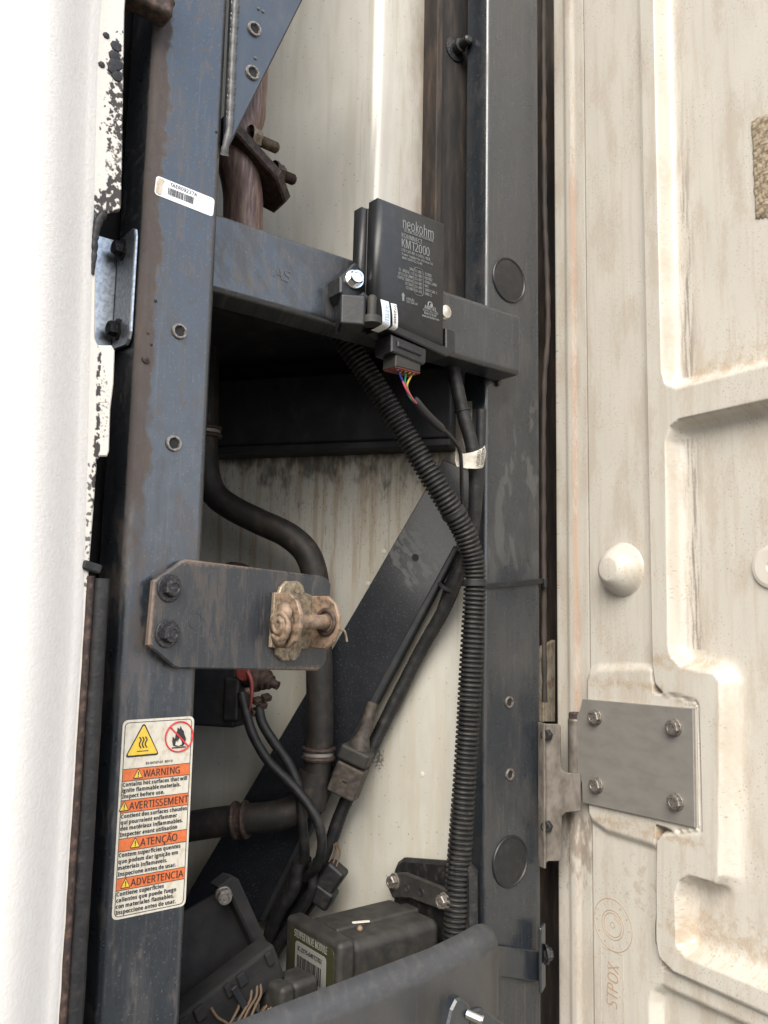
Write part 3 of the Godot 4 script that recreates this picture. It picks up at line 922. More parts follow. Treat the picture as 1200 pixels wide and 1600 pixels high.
	for p in [[181,100,.006],[178,88,.005],[184,118,.005],[176,110,.004],[180,72,.005],[164,62,.003],[160,110,.003]]:
		lathe(g, facing(Vector3(0.1916, 2.0178, 0.0212) + Vector3((p[0] - 180.0) * 0.0005, (95.0 - p[1]) * 0.00052, 0), Vector3(0, 0, 1), p[0]), [[p[2], -0.0004], [p[2] * 0.8, 0.0009], [p[2] * 0.3, 0.0013], [0.0, 0.0012]], 7)
	part("adhesive_lump", g, M.rubber, fl)
	# rubber seal below
	var seal := thing("rubber_seal", "black rubber door seal with a brown stripe on the edge of the white panel", "seal", Vector3(0.2, 1.0, 0.022))
	g = Geo.new()
	var rp := func(x0: float, x1: float, z0: float, y0: float, y1: float, gg: Geo):
		var cnt := 60
		var f := gg.v.size()
		for i in cnt + 1:
			var y := lerpf(y0, y1, float(i) / cnt)
			for k in 7:
				var a := PI * k / 6.0
				var mid := (x0 + x1) * 0.5
				var hw := (x1 - x0) * 0.5
				gg.add(Vector3(mid - cos(a) * hw + 0.0005 * ns(y * 60.0, k), y, z0 + sin(a) * hw * 0.8 + 0.0004 * ns(y * 130.0, k + 9.0)), Vector3(-cos(a), 0, sin(a)).normalized(), Vector2(k / 6.0, y))
			if i:
				for k in 6:
					var q := f + (i - 1) * 7 + k
					gg.quad(q, q + 1, q + 8, q + 7)
	rp.call(0.1950, 0.2010, 0.0205, 0.9, 1.6235, g)
	part("base_strip", g, M.rust_dark, seal, "brown dirt-caked base strip of the seal")
	g = Geo.new()
	rp.call(0.2002, 0.2118, 0.0205, 0.9, 1.622, g)
	part("bulb", g, M.rubber, seal)
	g = Geo.new()
	rbox(g, Transform3D(Basis(Vector3(0, 0, 1), -0.25), Vector3(0.1976, 1.6298, 0.022)), Vector3(0.014, 0.007, 0.006), 0.002)
	part("torn_end", g, M.rubber, seal)
	# foam at the very top
	var fo := thing("foam_block", "ragged dark foam block at the top between panel and post", "foam", Vector3(0.2191, 2.094, 0.012))
	g = Geo.new()
	rbox(g, Transform3D(Basis(Vector3(0, 0, 1), -0.06), Vector3(0.2154, 2.0943, 0.012)), Vector3(0.042, 0.036, 0.02), 0.004, 3)
	rbox(g, Transform3D(Basis(Vector3(0, 0, 1), 0.1), Vector3(0.2314, 2.0991, 0.012)), Vector3(0.012, 0.022, 0.016), 0.004, 3)
	for i in g.v.size():
		g.v[i] += g.n[i] * 0.0012 * ns(g.v[i].x * 400.0, g.v[i].y * 400.0)
	part("foam", g, M.rust_dark, fo)

# --- the white door on the right
func seg_dist(p: Vector2, poly: PackedVector2Array) -> float:
	# signed distance to an outline, negative inside
	var best := 1e9
	var inside := false
	var c := poly.size()
	var a := poly[c - 1]
	for i in c:
		var b := poly[i]
		var e := b - a
		var w := p - a
		var t := clampf(w.dot(e) / e.length_squared(), 0.0, 1.0)
		best = minf(best, (w - e * t).length_squared())
		if (b.y > p.y) != (a.y > p.y) and p.x < (a.x - b.x) * (p.y - b.y) / (a.y - b.y) + b.x:
			inside = not inside
		a = b
	return -sqrt(best) if inside else sqrt(best)

var rim: PackedVector2Array
var pad: PackedVector2Array
var low: PackedVector2Array

func door_height(s: float, y: float) -> float:
	var p := Vector2(s, y)
	var d := 0.1
	if s > 0.13 :
		d = seg_dist(p, rim)
	var left := s < 0.1495 or (s < 0.207 and y > 1.382 and y < 1.521) or y < 1.2370 + 0.008 * (s - 0.149)
	var h := 0.0
	if d < 0.0 or not left:
		h = -0.022 * (1.0 - pow(1.0 - clampf((d + 0.0012) / 0.036, 0.0, 1.0), 7.5)) * ss(-0.0035, 0.0035, d + 0.0005)
		if left:
			h = 0.0
		# keep the outer side of the rim crisp
	if left:
		var straight := ss(0.156, 0.151, s)
		h = -0.007 * lerpf(ss(-0.004, 0.003, d), ss(-0.0012, 0.0012, d), straight) - 0.006 * straight * exp(-pow((d - 0.0012) / 0.0011, 2.0))
		if s < 0.0535:
			h -= 0.003 * ss(0.0525, 0.0505, s)
			h -= 0.012 * exp(-pow((s - 0.0515) / 0.0012, 2.0))
			h -= 0.014 * pow(clampf(1.0 - (s + 0.012) / 0.009, 0.0, 1.0), 2.0)
			h += 0.0022 * ss(0.012, 0.02, s) * ss(0.034, 0.026, s)
		if y < 1.55 and y > 1.33:
			h += 0.0052 * ss(0.005, -0.004, seg_dist(p, pad)) * ss(-0.0005, 0.001, d)
		if y < 1.26 and s > 0.12:
			h -= 0.012 * ss(0.003, -0.007, seg_dist(p, low))
	return h

func door() -> void:
	var dr := thing("moulded_door", "open cream-white moulded door with raised ribs, pockets and dirt stains on the right", "door", DOOR * Vector3(0.02, 0.8, -0.03))
	rim = PackedVector2Array([Vector2(0.149, 2.9), Vector2(0.1487, 1.5509), Vector2(0.1517, 1.5305), Vector2(0.1616, 1.5225), Vector2(0.2024, 1.5163), Vector2(0.2069, 1.5115), Vector2(0.2047, 1.3904), Vector2(0.1578, 1.3764), Vector2(0.1502, 1.3668), Vector2(0.1451, 1.2644), Vector2(0.1513, 1.2473), Vector2(0.1687, 1.2395), Vector2(0.2733, 1.2386), Vector2(0.8, 1.2420), Vector2(0.8, 1.2660), Vector2(0.2743, 1.2634), Vector2(0.1849, 1.2623), Vector2(0.1742, 1.2687), Vector2(0.174, 1.3175), Vector2(0.1791, 1.3315), Vector2(0.1894, 1.3393), Vector2(0.2215, 1.3416), Vector2(0.2276, 1.3505), Vector2(0.2347, 1.5396), Vector2(0.2269, 1.5492), Vector2(0.187, 1.5532), Vector2(0.1743, 1.5632), Vector2(0.1721, 1.574), Vector2(0.1746, 1.7963), Vector2(0.1809, 1.811), Vector2(0.1928, 1.8167), Vector2(0.8, 1.8190), Vector2(0.8, 1.8580), Vector2(0.1889, 1.8556), Vector2(0.1755, 1.863), Vector2(0.1716, 1.8771), Vector2(0.1725, 2.9)])
	pad = PackedVector2Array([Vector2(0.05, 1.5254), Vector2(0.0553, 1.5377), Vector2(0.0674, 1.543), Vector2(0.1674, 1.552), Vector2(0.2214, 1.5168), Vector2(0.2173, 1.3907), Vector2(0.1458, 1.3592), Vector2(0.079, 1.3604), Vector2(0.0569, 1.367), Vector2(0.0491, 1.3769)])
	low = PackedVector2Array([Vector2(0.1312, 0.9916), Vector2(0.1344, 1.1969), Vector2(0.138, 1.2097), Vector2(0.1489, 1.2181), Vector2(0.3031, 1.2186), Vector2(0.3263, 1.1004)])
	var smax := 0.36
	var dm := paint(520, 1600, func(u, v):
		var s: float = smax * u
		var y: float = 2.46 - 1.41 * v
		var c := Color(0.555, 0.525, 0.468) * (1.0 + 0.05 * ns(s * 30.0, y * 8.0) + 0.045 * ns(s * 500.0, y * 500.0))
		# rain streaks of dust
		c = c.lerp(Color(0.42, 0.345, 0.26), 0.25 * ss(0.0, 0.6, ns(s * 110.0, y * 5.0) + 0.3 * ns(s * 500.0, y * 25.0)))
		c = c.lerp(Color(0.43, 0.37, 0.295), 0.5 * ss(-0.1, 0.6, ns(s * 24.0 + 8.0, y * 7.0) + 0.35 * ns(s * 260.0, y * 90.0)))
		# the pink-brown dirt line down the outer strip
		var ln := exp(-pow((s - 0.03 - 0.002 * ns(3.0, y * 6.0)) / (0.005 + 0.003 * ns(5.0, y * 9.0)), 2.0)) * ss(-0.45, 0.25, ns(9.0, y * 5.0) + 0.35 * ns(s * 300.0, y * 60.0))
		c = c.lerp(Color(0.4, 0.24, 0.16), 0.65 * ln)
		# dirt caught in the corner of the pockets
		var k := exp(-pow((s - 0.19) / 0.009, 2.0)) * ss(-0.2, 0.5, ns(s * 200.0, y * 14.0) + 0.5 * ns(s * 90.0, y * 7.0) + 0.3 * ns(s * 600.0, y * 200.0))
		if y > 1.87 or (y < 1.8 and y > 1.57):
			c = c.lerp(Color(0.17, 0.135, 0.11), 0.72 * k * ss(2.35, 2.0, y + 0.1 * ns(2.0, y * 5.0)))
		# ledges hold brown dust with a ragged outline
		for e in [[0.15, 0.215, 1.558, 0.014], [0.165, 0.8, 1.285, 0.032], [0.05, 0.16, 1.528, 0.01], [0.06, 0.15, 1.372, 0.012], [0.15, 0.205, 1.376, 0.01], [0.2, 0.8, 1.87, 0.02]]:
			if s > e[0] - 0.01 and s < e[1] + 0.01 and absf(y - e[2]) < 2.5 * e[3]:
				var w := ss(-0.3, 0.9, ns(s * 70.0, y * 60.0) + 0.6 * ns(s * 300.0, y * 260.0) + 0.45 - absf(y - e[2]) / e[3])
				c = c.lerp(Color(0.38, 0.27, 0.17), 0.55 * w * ss(e[0] - 0.008, e[0], s) * ss(e[1] + 0.008, e[1], s))
		# old grease run below the hinge
		var hg := ss(-0.2, 0.7, ns(s * 90.0, y * 30.0) + 0.3 * ns(s * 300.0, y * 120.0) + 0.4 - 14.0 * maxf(0.0, absf(y - 1.345) - 0.018) - 60.0 * maxf(0.0, absf(s - 0.03) - 0.016))
		c = c.lerp(Color(0.17, 0.11, 0.075), 0.6 * hg * ss(1.375, 1.365, y))
		var sm := ss(0.1, 0.5, ns(s * 60.0, y * 60.0) + 0.5 * ns(s * 240.0, y * 240.0) + 0.3 - 16.0 * Vector2(s - 0.125, y - 1.31).length())
		c = c.lerp(Color(0.4, 0.34, 0.26), 0.5 * sm)
		# specks and nicks
		var sp := nz2.get_noise_2d(s * 420.0, y * 330.0)
		c = c.lerp(Color(0.2, 0.14, 0.09), 0.65 * ss(0.72, 0.82, sp) * ss(-0.25, 0.3, ns(s * 12.0, y * 12.0)))
		sp = nz2.get_noise_2d(s * 800.0 + 50.0, y * 700.0)
		c = c.lerp(Color(0.3, 0.22, 0.15), 0.3 * ss(0.74, 0.85, sp))
		var grp := ss(0.05, 0.35, ns(s * 26.0 + 40.0, y * 14.0))
		c = c.lerp(Color(0.42, 0.2, 0.09), 0.6 * ss(0.62, 0.72, nz2.get_noise_2d(s * 420.0 + 90.0, y * 420.0)) * grp * ss(0.24, 0.3, s))
		c.a = 0.36 + 0.25 * ss(0.45, 0.3, c.g)
		return c)
	var g := Geo.new()
	var sv := []
	var s := -0.012
	while s < smax:
		sv.append(s)
		s += 0.0007 if (s > 0.0485 and s < 0.0545) or (s > 0.147 and s < 0.1515) else (0.0013 if s < 0.004 or (s > 0.1515 and s < 0.21) else 0.0022)
	sv.append(smax)
	door_grid(g, sv, 560, smax)
	part("inner_skin", g, dm, dr)
	g = Geo.new()
	rbox(g, DOOR * Transform3D(Basis.IDENTITY, Vector3(0.3275, 2.15, -0.05)), Vector3(0.655, 2.9, 0.03), 0.012, 3)
	var core := part("outer_shell", g, M.cream, dr)
	g = Geo.new()
	var far := []
	for i in 66:
		far.append(smax + 0.27 * i / 65.0)
	door_grid(g, far, 300, smax)
	part("skin_extension", g, M.cream, dr)
	# moulded stop
	g = Geo.new()
	lathe(g, DOOR * Transform3D(Basis(Vector3(0, 0, 1), 0.0), Vector3(Vector2(0.1041, 1.6574).x, Vector2(0.1041, 1.6574).y, -0.0075)), [[0.034, -0.001], [0.0308, 0.001], [0.0293, 0.0045], [0.026, 0.011], [0.0205, 0.0188], [0.016, 0.0232], [0.0135, 0.025], [0.012, 0.0254], [0.0, 0.0254]], 44)
	for i in g.v.size():
		var l := DOOR.affine_inverse() * g.v[i]
		g.t[i] = Vector2(l.x / smax, (2.46 - l.y) / 1.41)
	smooth_lathe(g)
	part("moulded_stop", g, dm, dr)
	g = Geo.new()
	lathe(g, DOOR * Transform3D(Basis.IDENTITY, Vector3(Vector2(0.2813, 1.6549).x, Vector2(0.2813, 1.6549).y, -0.0222)), [[0.022, 0.0], [0.021, 0.003], [0.0175, 0.004], [0.0055, 0.004], [0.0045, 0.002], [0.0, 0.002]], 32)
	part("moulded_boss", g, M.cream, dr)
	# mould stamps
	var st := Transform3D(DOOR.basis, DOOR * Vector3(Vector2(0.0829, 1.2601).x, Vector2(0.0829, 1.2601).y, -0.0069))
	g = Geo.new()
	for r in [0.0275, 0.0155, 0.0125, 0.003]:
		ring(g, st, r, 0.0004, 44, 4)
	for i in 12:
		rbox(g, st * Transform3D(Basis(Vector3(0, 0, 1), TAU * i / 12.0), Vector3(0, 0, 0)) * Transform3D(Basis.IDENTITY, Vector3(0.0235, 0, 0)), Vector3(0.0032, 0.0008, 0.0008), 0.0003)
	rbox(g, st * Transform3D(Basis(Vector3(0, 0, 1), 0.9), Vector3(0.006, 0.007, 0)), Vector3(0.0005, 0.009, 0.0008), 0.0002)
	part("date_stamp", g, M.stamp, dr)
	var up := Transform3D(DOOR.basis * Basis(Vector3(0, 0, 1), 1.5), DOOR * Vector3(Vector2(0.0878, 1.1728).x, Vector2(0.0878, 1.1728).y, -0.0068))
	words("STPOX", up, 0.022, 0.046, M.stamp, dr, false, "moulded_lettering")
	g = Geo.new()
	var fr0 := DOOR * Transform3D(Basis.IDENTITY, Vector3(Vector2(0.0808, 1.1921).x, Vector2(0.0808, 1.1921).y, -0.0069))
	for e in [[-0.016, 0.0, 0.0005, 0.08], [0.016, 0.0, 0.0005, 0.08], [0.0, 0.04, 0.032, 0.0005], [0.0, -0.04, 0.032, 0.0005]]:
		rbox(g, fr0 * Transform3D(Basis.IDENTITY, Vector3(e[0], e[1], 0)), Vector3(e[2], e[3], 0.0006), 0.0002)
	part("stamp_frame", g, M.cream_dirty, dr)
	# torn patch of foil tape
	var tp := thing("torn_patch", "torn brown crinkled patch stuck on the white door near the right edge", "patch", DOOR * Vector3(0.3, 2.0, -0.02))
	g = Geo.new()
	var cells := 34
	var pw := [Vector2(0.2762, 2.1298), Vector2(0.3301, 2.1297), Vector2(0.3249, 2.0088), Vector2(0.2765, 2.0196)]
	for i in cells + 1:
		for k in cells + 1:
			var u := float(k) / cells
			var v := float(i) / cells
			var p: Vector2 = pw[0].lerp(pw[1], u).lerp(pw[3].lerp(pw[2], u), v)
			if k == 0:
				p.x += 0.002 * ns(v * 9.0, 1.0)
			if i == 0 or i == cells:
				p.y += 0.003 * ns(u * 11.0, v * 3.0)
			var hh := -0.0205 + 0.0018 * absf(ns(p.x * 160.0 + p.y * 90.0, p.y * 130.0 - p.x * 60.0)) + 0.0008 * ns(p.x * 500.0, p.y * 500.0)
			if k == 0 or i == 0 or i == cells:
				hh = -0.0216
			g.add(DOOR * Vector3(p.x, p.y, hh), DOOR.basis.z, Vector2(u, v))
	for i in cells:
		for k in cells:
			var a := i * (cells + 1) + k
			g.quad(a, a + 1, a + cells + 2, a + cells + 1)
	renormal(g)
	part("patch", g, M.torn, tp)

func door_grid(g: Geo, sv: Array, rows: int, smax: float) -> void:
	var hs := PackedFloat32Array()
	var nc := sv.size()
	var y0 := 1.05
	var dy := 1.41 / rows
	for i in rows + 1:
		for q in nc:
			hs.append(door_height(sv[q], y0 + dy * i))
	for i in rows + 1:
		for q in nc:
			var i0 := maxi(i - 1, 0)
			var i1 := mini(i + 1, rows)
			var q0 := maxi(q - 1, 0)
			var q1 := mini(q + 1, nc - 1)
			var hx: float = (hs[i * nc + q1] - hs[i * nc + q0]) / (sv[q1] - sv[q0])
			var hy: float = (hs[i1 * nc + q] - hs[i0 * nc + q]) / (dy * (i1 - i0))
			g.add(DOOR * Vector3(sv[q], y0 + dy * i, hs[i * nc + q]), (DOOR.basis * Vector3(-hx, -hy, 1.0)).normalized(), Vector2(sv[q] / smax, 1.0 - float(i) / rows))
	for i in rows:
		for q in nc - 1:
			var a := i * nc + q
			g.quad(a, a + 1, a + nc + 1, a + nc)

func renormal(g: Geo) -> void:
	var acc := PackedVector3Array()
	acc.resize(g.v.size())
	for i in range(0, g.ix.size(), 3):
		var a := g.ix[i]
		var b := g.ix[i + 1]
		var c := g.ix[i + 2]
		var nn := (g.v[c] - g.v[a]).cross(g.v[b] - g.v[a])
		acc[a] += nn; acc[b] += nn; acc[c] += nn
	for i in g.v.size():
		g.n[i] = acc[i].normalized()

func smooth_lathe(g: Geo) -> void:
	# one normal wherever points coincide
	var at := {}
	for i in g.v.size():
		var k := Vector3i((g.v[i] * 50000.0).round())
		at[k] = at.get(k, Vector3.ZERO) + g.n[i]
	for i in g.v.size():
		g.n[i] = (at[Vector3i((g.v[i] * 50000.0).round())] as Vector3).normalized()

func hinge() -> void:
	var hi := thing("door_hinge", "grey stainless hinge bolted to the white door and the right post", "hinge", DOOR * Vector3(0.05, 1.39, 0.0))
	var g := Geo.new()
	prism(g, Transform3D(DOOR.basis, DOOR * Vector3(0, 0, 0.0025)), [Vector2(0.0488, 1.5059), Vector2(0.2022, 1.5104), Vector2(0.2009, 1.3915), Vector2(0.0482, 1.3868), Vector2(0.0465, 1.4097), Vector2(0.0405, 1.4153), Vector2(0.0393, 1.4855), Vector2(0.0445, 1.492)], 0.004, 0.0006)
	var pl := part("door_leaf", g, M.stainless, hi)
	for p in [Vector2(0.0705, 1.4875), Vector2(0.1795, 1.4889), Vector2(0.0712, 1.4111), Vector2(0.1798, 1.4133)]:
		bolt(pl, DOOR * Vector3(p.x, p.y, 0.0028), DOOR.basis.z, 0.0145, M.old_zinc, 0.0 if p.x > 1.0 else 1.25, 0.2 + p.x * 9.0, 0.5)
	# knuckle and pin
	g = Geo.new()
	var kb := DOOR * Vector3(Vector2(0.0356, 1.4315).x - 0.002, Vector2(0.0354, 1.4152).y, -0.001)
	lathe(g, facing(kb, Vector3.UP), [[0.0, 0.0], [0.0085, 0.0], [0.0085, 0.064], [0.0075, 0.066], [0.0, 0.066]], 20)
	part("knuckle", g, M.leaf_steel, hi)
	g = Geo.new()
	lathe(g, facing(kb + Vector3(0, 0.064, 0), Vector3.UP), [[0.0075, 0.0], [0.0075, 0.008], [0.0065, 0.0095], [0.0, 0.0095]], 18)
	part("pin", g, M.rust_dark, hi)
	# leaf on the post
	g = Geo.new()
	prism(g, Transform3D(LEAF.basis, LEAF * Vector3(0, 0, 0.002)), [Vector2(0.001, 1.4749), Vector2(0.0205, 1.4757), Vector2(0.0227, 1.4729), Vector2(0.0231, 1.4286), Vector2(0.0253, 1.4228), Vector2(0.0297, 1.4201), Vector2(0.0452, 1.4195), Vector2(0.0455, 1.3774), Vector2(0.028, 1.3749), Vector2(0.0235, 1.3703), Vector2(0.0225, 1.322), Vector2(0.0203, 1.3197), Vector2(0.0078, 1.3188), Vector2(0.0012, 1.3133)], 0.004, 0.0008)
	var lf := part("post_leaf", g, M.leaf_steel, hi)
	g = Geo.new()
	rbox(g, Transform3D(LEAF.basis * Basis(Vector3.UP, -0.9), LEAF * Vector3(Vector2(0.0007, 1.3944).x, Vector2(0.0007, 1.3944).y, 0.004)), Vector3(0.012, 0.165, 0.003), 0.0012)
	part("folded_edge", g, M.leaf_steel, lf)
	for p in [Vector2(0.0077, 1.4626), Vector2(0.0073, 1.3584)]:
		bolt(lf, LEAF * Vector3(p.x, p.y, 0.002), LEAF.basis * Vector3(-0.5, 0, 1), 0.012, M.dark_bolt, 0.0)
	# dark gap behind
	var gs := thing("gap_strip", "dark brown strip in the gap between the right post and the door", "strip", Vector3(0.82, 1.0, -0.14))
	g = Geo.new()
	bar(g, Vector3(0.775, 0.9, -0.17), Vector3(0.95, 2.8, -0.135), 0.002)
	part("backing", g, M.rust_board, gs)
	g = Geo.new()
	prism(g, Transform3D(Basis.IDENTITY, Vector3(0, 0, -0.125)), [Vector2(0.8406, 1.5634), Vector2(0.8646, 1.5716), Vector2(0.8638, 1.4652), Vector2(0.8401, 1.4667)], 0.008, 0.001)
	part("cream_tab", g, M.cream_dirty, gs)

func latch() -> void:
	var la := thing("latch_bracket", "dark octagonal steel latch plate bolted across the left post, carrying a rusty striker", "bracket", Vector3(0.2683, 1.5578, 0))
	var pm := paint(520, 240, func(u, v):
		var x: float = 0.22 * u
		var y: float = 0.1 * (1.0 - v)
		var c := steel_paint(x + 2.0, y, 0.02, 41.0)
		var r := ss(-0.1, 0.6, ns(x * 45.0 + 12.0, y * 12.0) + 0.5 * ns(x * 260.0, y * 60.0) + 0.05)
		c = c.lerp(Color(0.11, 0.085, 0.066), 0.42 * r)
		var blue := ss(0.25, 0.4, ns(x * 70.0 + 51.0, y * 14.0))
		c = c.lerp(SLATE * 1.1, 0.7 * blue)
		var edge := ss(0.006, 0.001, minf(minf(v, 1.0 - v) * 0.1, u * 0.22) + 0.0025 * ns(x * 200.0, y * 200.0))
		c = c.lerp(Color(0.24, 0.16, 0.11), 0.55 * edge)
		c.a = clampf(0.42 + 0.3 * r, 0.0, 1.0)
		return c, 0.5, 0.0, 0.6, 0.6)
	var g := Geo.new()
	prism(g, LATCH, [Vector2(-0.0136, 1.622), Vector2(-0.0098, 1.6246), Vector2(0.0117, 1.639), Vector2(0.0164, 1.6403), Vector2(0.1678, 1.6346), Vector2(0.1738, 1.6325), Vector2(0.1791, 1.628), Vector2(0.176, 1.5581), Vector2(0.1728, 1.5542), Vector2(0.1647, 1.5487), Vector2(0.0131, 1.5558), Vector2(0.0083, 1.5574), Vector2(-0.0156, 1.5742)], 0.006, 0.0013)
	var pl := part("plate", g, pm, la)
	for p in [Vector3(0.2609, 1.6172, 0.012), Vector3(0.2613, 1.5827, 0.0119)]:
		bolt(pl, p, LATCH.basis.z, 0.0125, M.dark_bolt, 1.75, 0.5)
	g = Geo.new()
	ring(g, facing(Vector3(0.2864, 1.5925, 0.0066), LATCH.basis.z), 0.0062, 0.0003, 26, 4)
	part("punch_mark", g, M.steel, pl)
	# spacer block between plate and post
	g = Geo.new()
	bar(g, Vector3(0.264, 1.575, -0.001), Vector3(0.282, 1.62, 0.0025), 0.001)
	part("spacer", g, M.steel_dark, la)
	var st := part("striker_base", striker_base(), M.tan_metal, la, "tan rusty striker with a cross pin between two ears")
	# ears stand out from the base
	for e in [[Vector2(0.1053, 1.5943), Vector2(0.1042, 1.6172).y, Vector2(0.105, 1.5705).y, 0.033], [Vector2(0.1506, 1.5947), Vector2(0.1489, 1.6158).y, Vector2(0.1477, 1.5692).y, 0.034]]:
		var hh: float = (e[1] - e[2])
		var mid: float = (e[1] + e[2]) * 0.5
		var outl := [Vector2(0, -hh * 0.5), Vector2(e[3] * 0.55, -hh * 0.5), Vector2(e[3] * 0.85, -hh * 0.36), Vector2(e[3], -hh * 0.12), Vector2(e[3], hh * 0.12), Vector2(e[3] * 0.85, hh * 0.36), Vector2(e[3] * 0.55, hh * 0.5), Vector2(0, hh * 0.5)]
		g = Geo.new()
		var xf := Transform3D(LATCH.basis.z, Vector3.UP, -LATCH.basis.x, LATCH * Vector3(e[0].x, mid, 0.003))
		prism(g, xf, outl, 0.0042, 0.0009)
		part("ear", g, M.rust, st)
	var la0 := LATCH * Vector3(Vector2(0.1053, 1.5943).x, Vector2(0.1046, 1.5925).y, 0.022)
	var lb0 := LATCH * Vector3(Vector2(0.1506, 1.5947).x, Vector2(0.1532, 1.5928).y, 0.022)
	g = Geo.new()
	tube(g, even_path([la0 - LATCH.basis.x * 0.004, lb0 + LATCH.basis.x * 0.001], 0.004), func(l, _s): return 0.0064 + 0.0003 * ns(l * 200.0, 1.0), 20)
	part("pin", g, M.rust, st, "worn rust-orange cross pin")
	g = Geo.new()
	ring(g, facing(lb0 - LATCH.basis.x * 0.0004, -LATCH.basis.x), 0.0105, 0.0022, 30, 6)
	part("pin_collar", g, M.rust_dark, st)
	# melted weld that closes the pin on the near ear: a coil
	g = Geo.new()
	var coil := []
	for i in 26:
		var a := -2.4 + i * 0.42
		var r := 0.0125 * (1.0 - i / 34.0)
		coil.append(la0 - LATCH.basis.x * (0.004 + 0.0042 * i / 26.0) + Vector3.UP * (sin(a) * r * 1.05 - 0.002) + LATCH.basis.z * (cos(a) * r * 0.85 - 0.004))
	tube(g, smooth_path(coil, 0.0015), func(l, s): return 0.0033 * (1.0 - 0.3 * s) + 0.0006 * ns(l * 220.0, 7.0), 9)
	for q in [[-0.002, -0.003, 0.0125], [0.002, 0.007, 0.0095], [-0.003, -0.013, 0.0085]]:
		var c0: Vector3 = la0 - LATCH.basis.x * 0.0045 + LATCH.basis.z * (q[0] - 0.003) + Vector3.UP * q[1]
		blob(g, c0, q[2], 0.32)
	part("weld_blob", g, M.rust, st, "twisted lump of weld on the near ear")
	g = Geo.new()
	pipe(g, [LATCH * Vector3(Vector2(0.1512, 1.5857).x, Vector2(0.1513, 1.583).y, 0.026), LATCH * Vector3(Vector2(0.1569, 1.5857).x, Vector2(0.1569, 1.5857).y, 0.032), LATCH * Vector3(Vector2(0.1619, 1.584).x, Vector2(0.1619, 1.5852).y, 0.034), LATCH * Vector3(Vector2(0.1655, 1.5761).x, Vector2(0.1655, 1.5761).y, 0.034)], 0.0011, 0.002, 7)
	part("metal_whisker", g, M.tan_metal, st)

func blob(g: Geo, c: Vector3, r: float, squash: float) -> void:
	var f := g.v.size()
	for i in 9:
		for k in 13:
			var a := PI * i / 8.0
			var b := TAU * k / 12.0
			var d := Vector3(sin(a) * cos(b), cos(a), sin(a) * sin(b))
			var rr := r * (1.0 + 0.25 * ns(d.x * 3.0 + c.x * 900.0, d.y * 3.0 + d.z * 2.0))
			var p := d * rr
			p -= LATCH.basis.x * (p.dot(LATCH.basis.x) * (1.0 - squash))
			g.add(c + p, d, Vector2.ZERO)
	for i in 8:
		for k in 12:
			var q := f + i * 13 + k
			g.quad(q, q + 1, q + 14, q + 13)

func striker_base() -> Geo:
	var g := Geo.new()
	prism(g, Transform3D(LATCH.basis, LATCH * Vector3(0, 0, 0.0045)), [Vector2(0.1048, 1.6172), Vector2(0.11, 1.6179), Vector2(0.112, 1.6224), Vector2(0.1185, 1.6277), Vector2(0.1316, 1.6283), Vector2(0.1389, 1.6246), Vector2(0.1415, 1.6184), Vector2(0.1496, 1.6164), Vector2(0.1538, 1.6131), Vector2(0.1507, 1.5724), Vector2(0.1469, 1.5691), Vector2(0.139, 1.5686), Vector2(0.1369, 1.5631), Vector2(0.1317, 1.5588), Vector2(0.1173, 1.5592), Vector2(0.1103, 1.5643), Vector2(0.1093, 1.5697), Vector2(0.1027, 1.5709)], 0.0044, 0.001)
	for p in [Vector2(0.1311, 1.6226), Vector2(0.1284, 1.5644)]:
		lathe(g, facing(LATCH * Vector3(p.x, p.y, 0.0045), LATCH.basis.z), [[0.0052, 0.0], [0.005, 0.0008], [0.0, 0.001]], 20)
	return g

func rect(w: float, h: float, r: float) -> Array:
	var out := []
	for c in [[w * 0.5 - r, h * 0.5 - r, 0.0], [-w * 0.5 + r, h * 0.5 - r, PI * 0.5], [-w * 0.5 + r, -h * 0.5 + r, PI], [w * 0.5 - r, -h * 0.5 + r, PI * 1.5]]:
		for i in 5:
			var a: float = c[2] + PI * 0.5 * i / 4.0
			out.append(Vector2(c[0] + cos(a) * r, c[1] + sin(a) * r))
	return out

func flat_plate(parent: Node3D, called: String, at: Vector3, w: float, h: float, r: float, m: Material, th := 0.0003, b := Basis.IDENTITY) -> MeshInstance3D:
	var g := Geo.new()
	prism(g, Transform3D(b, at), rect(w, h, r), th, th * 0.3)
	return part(called, g, m, parent)

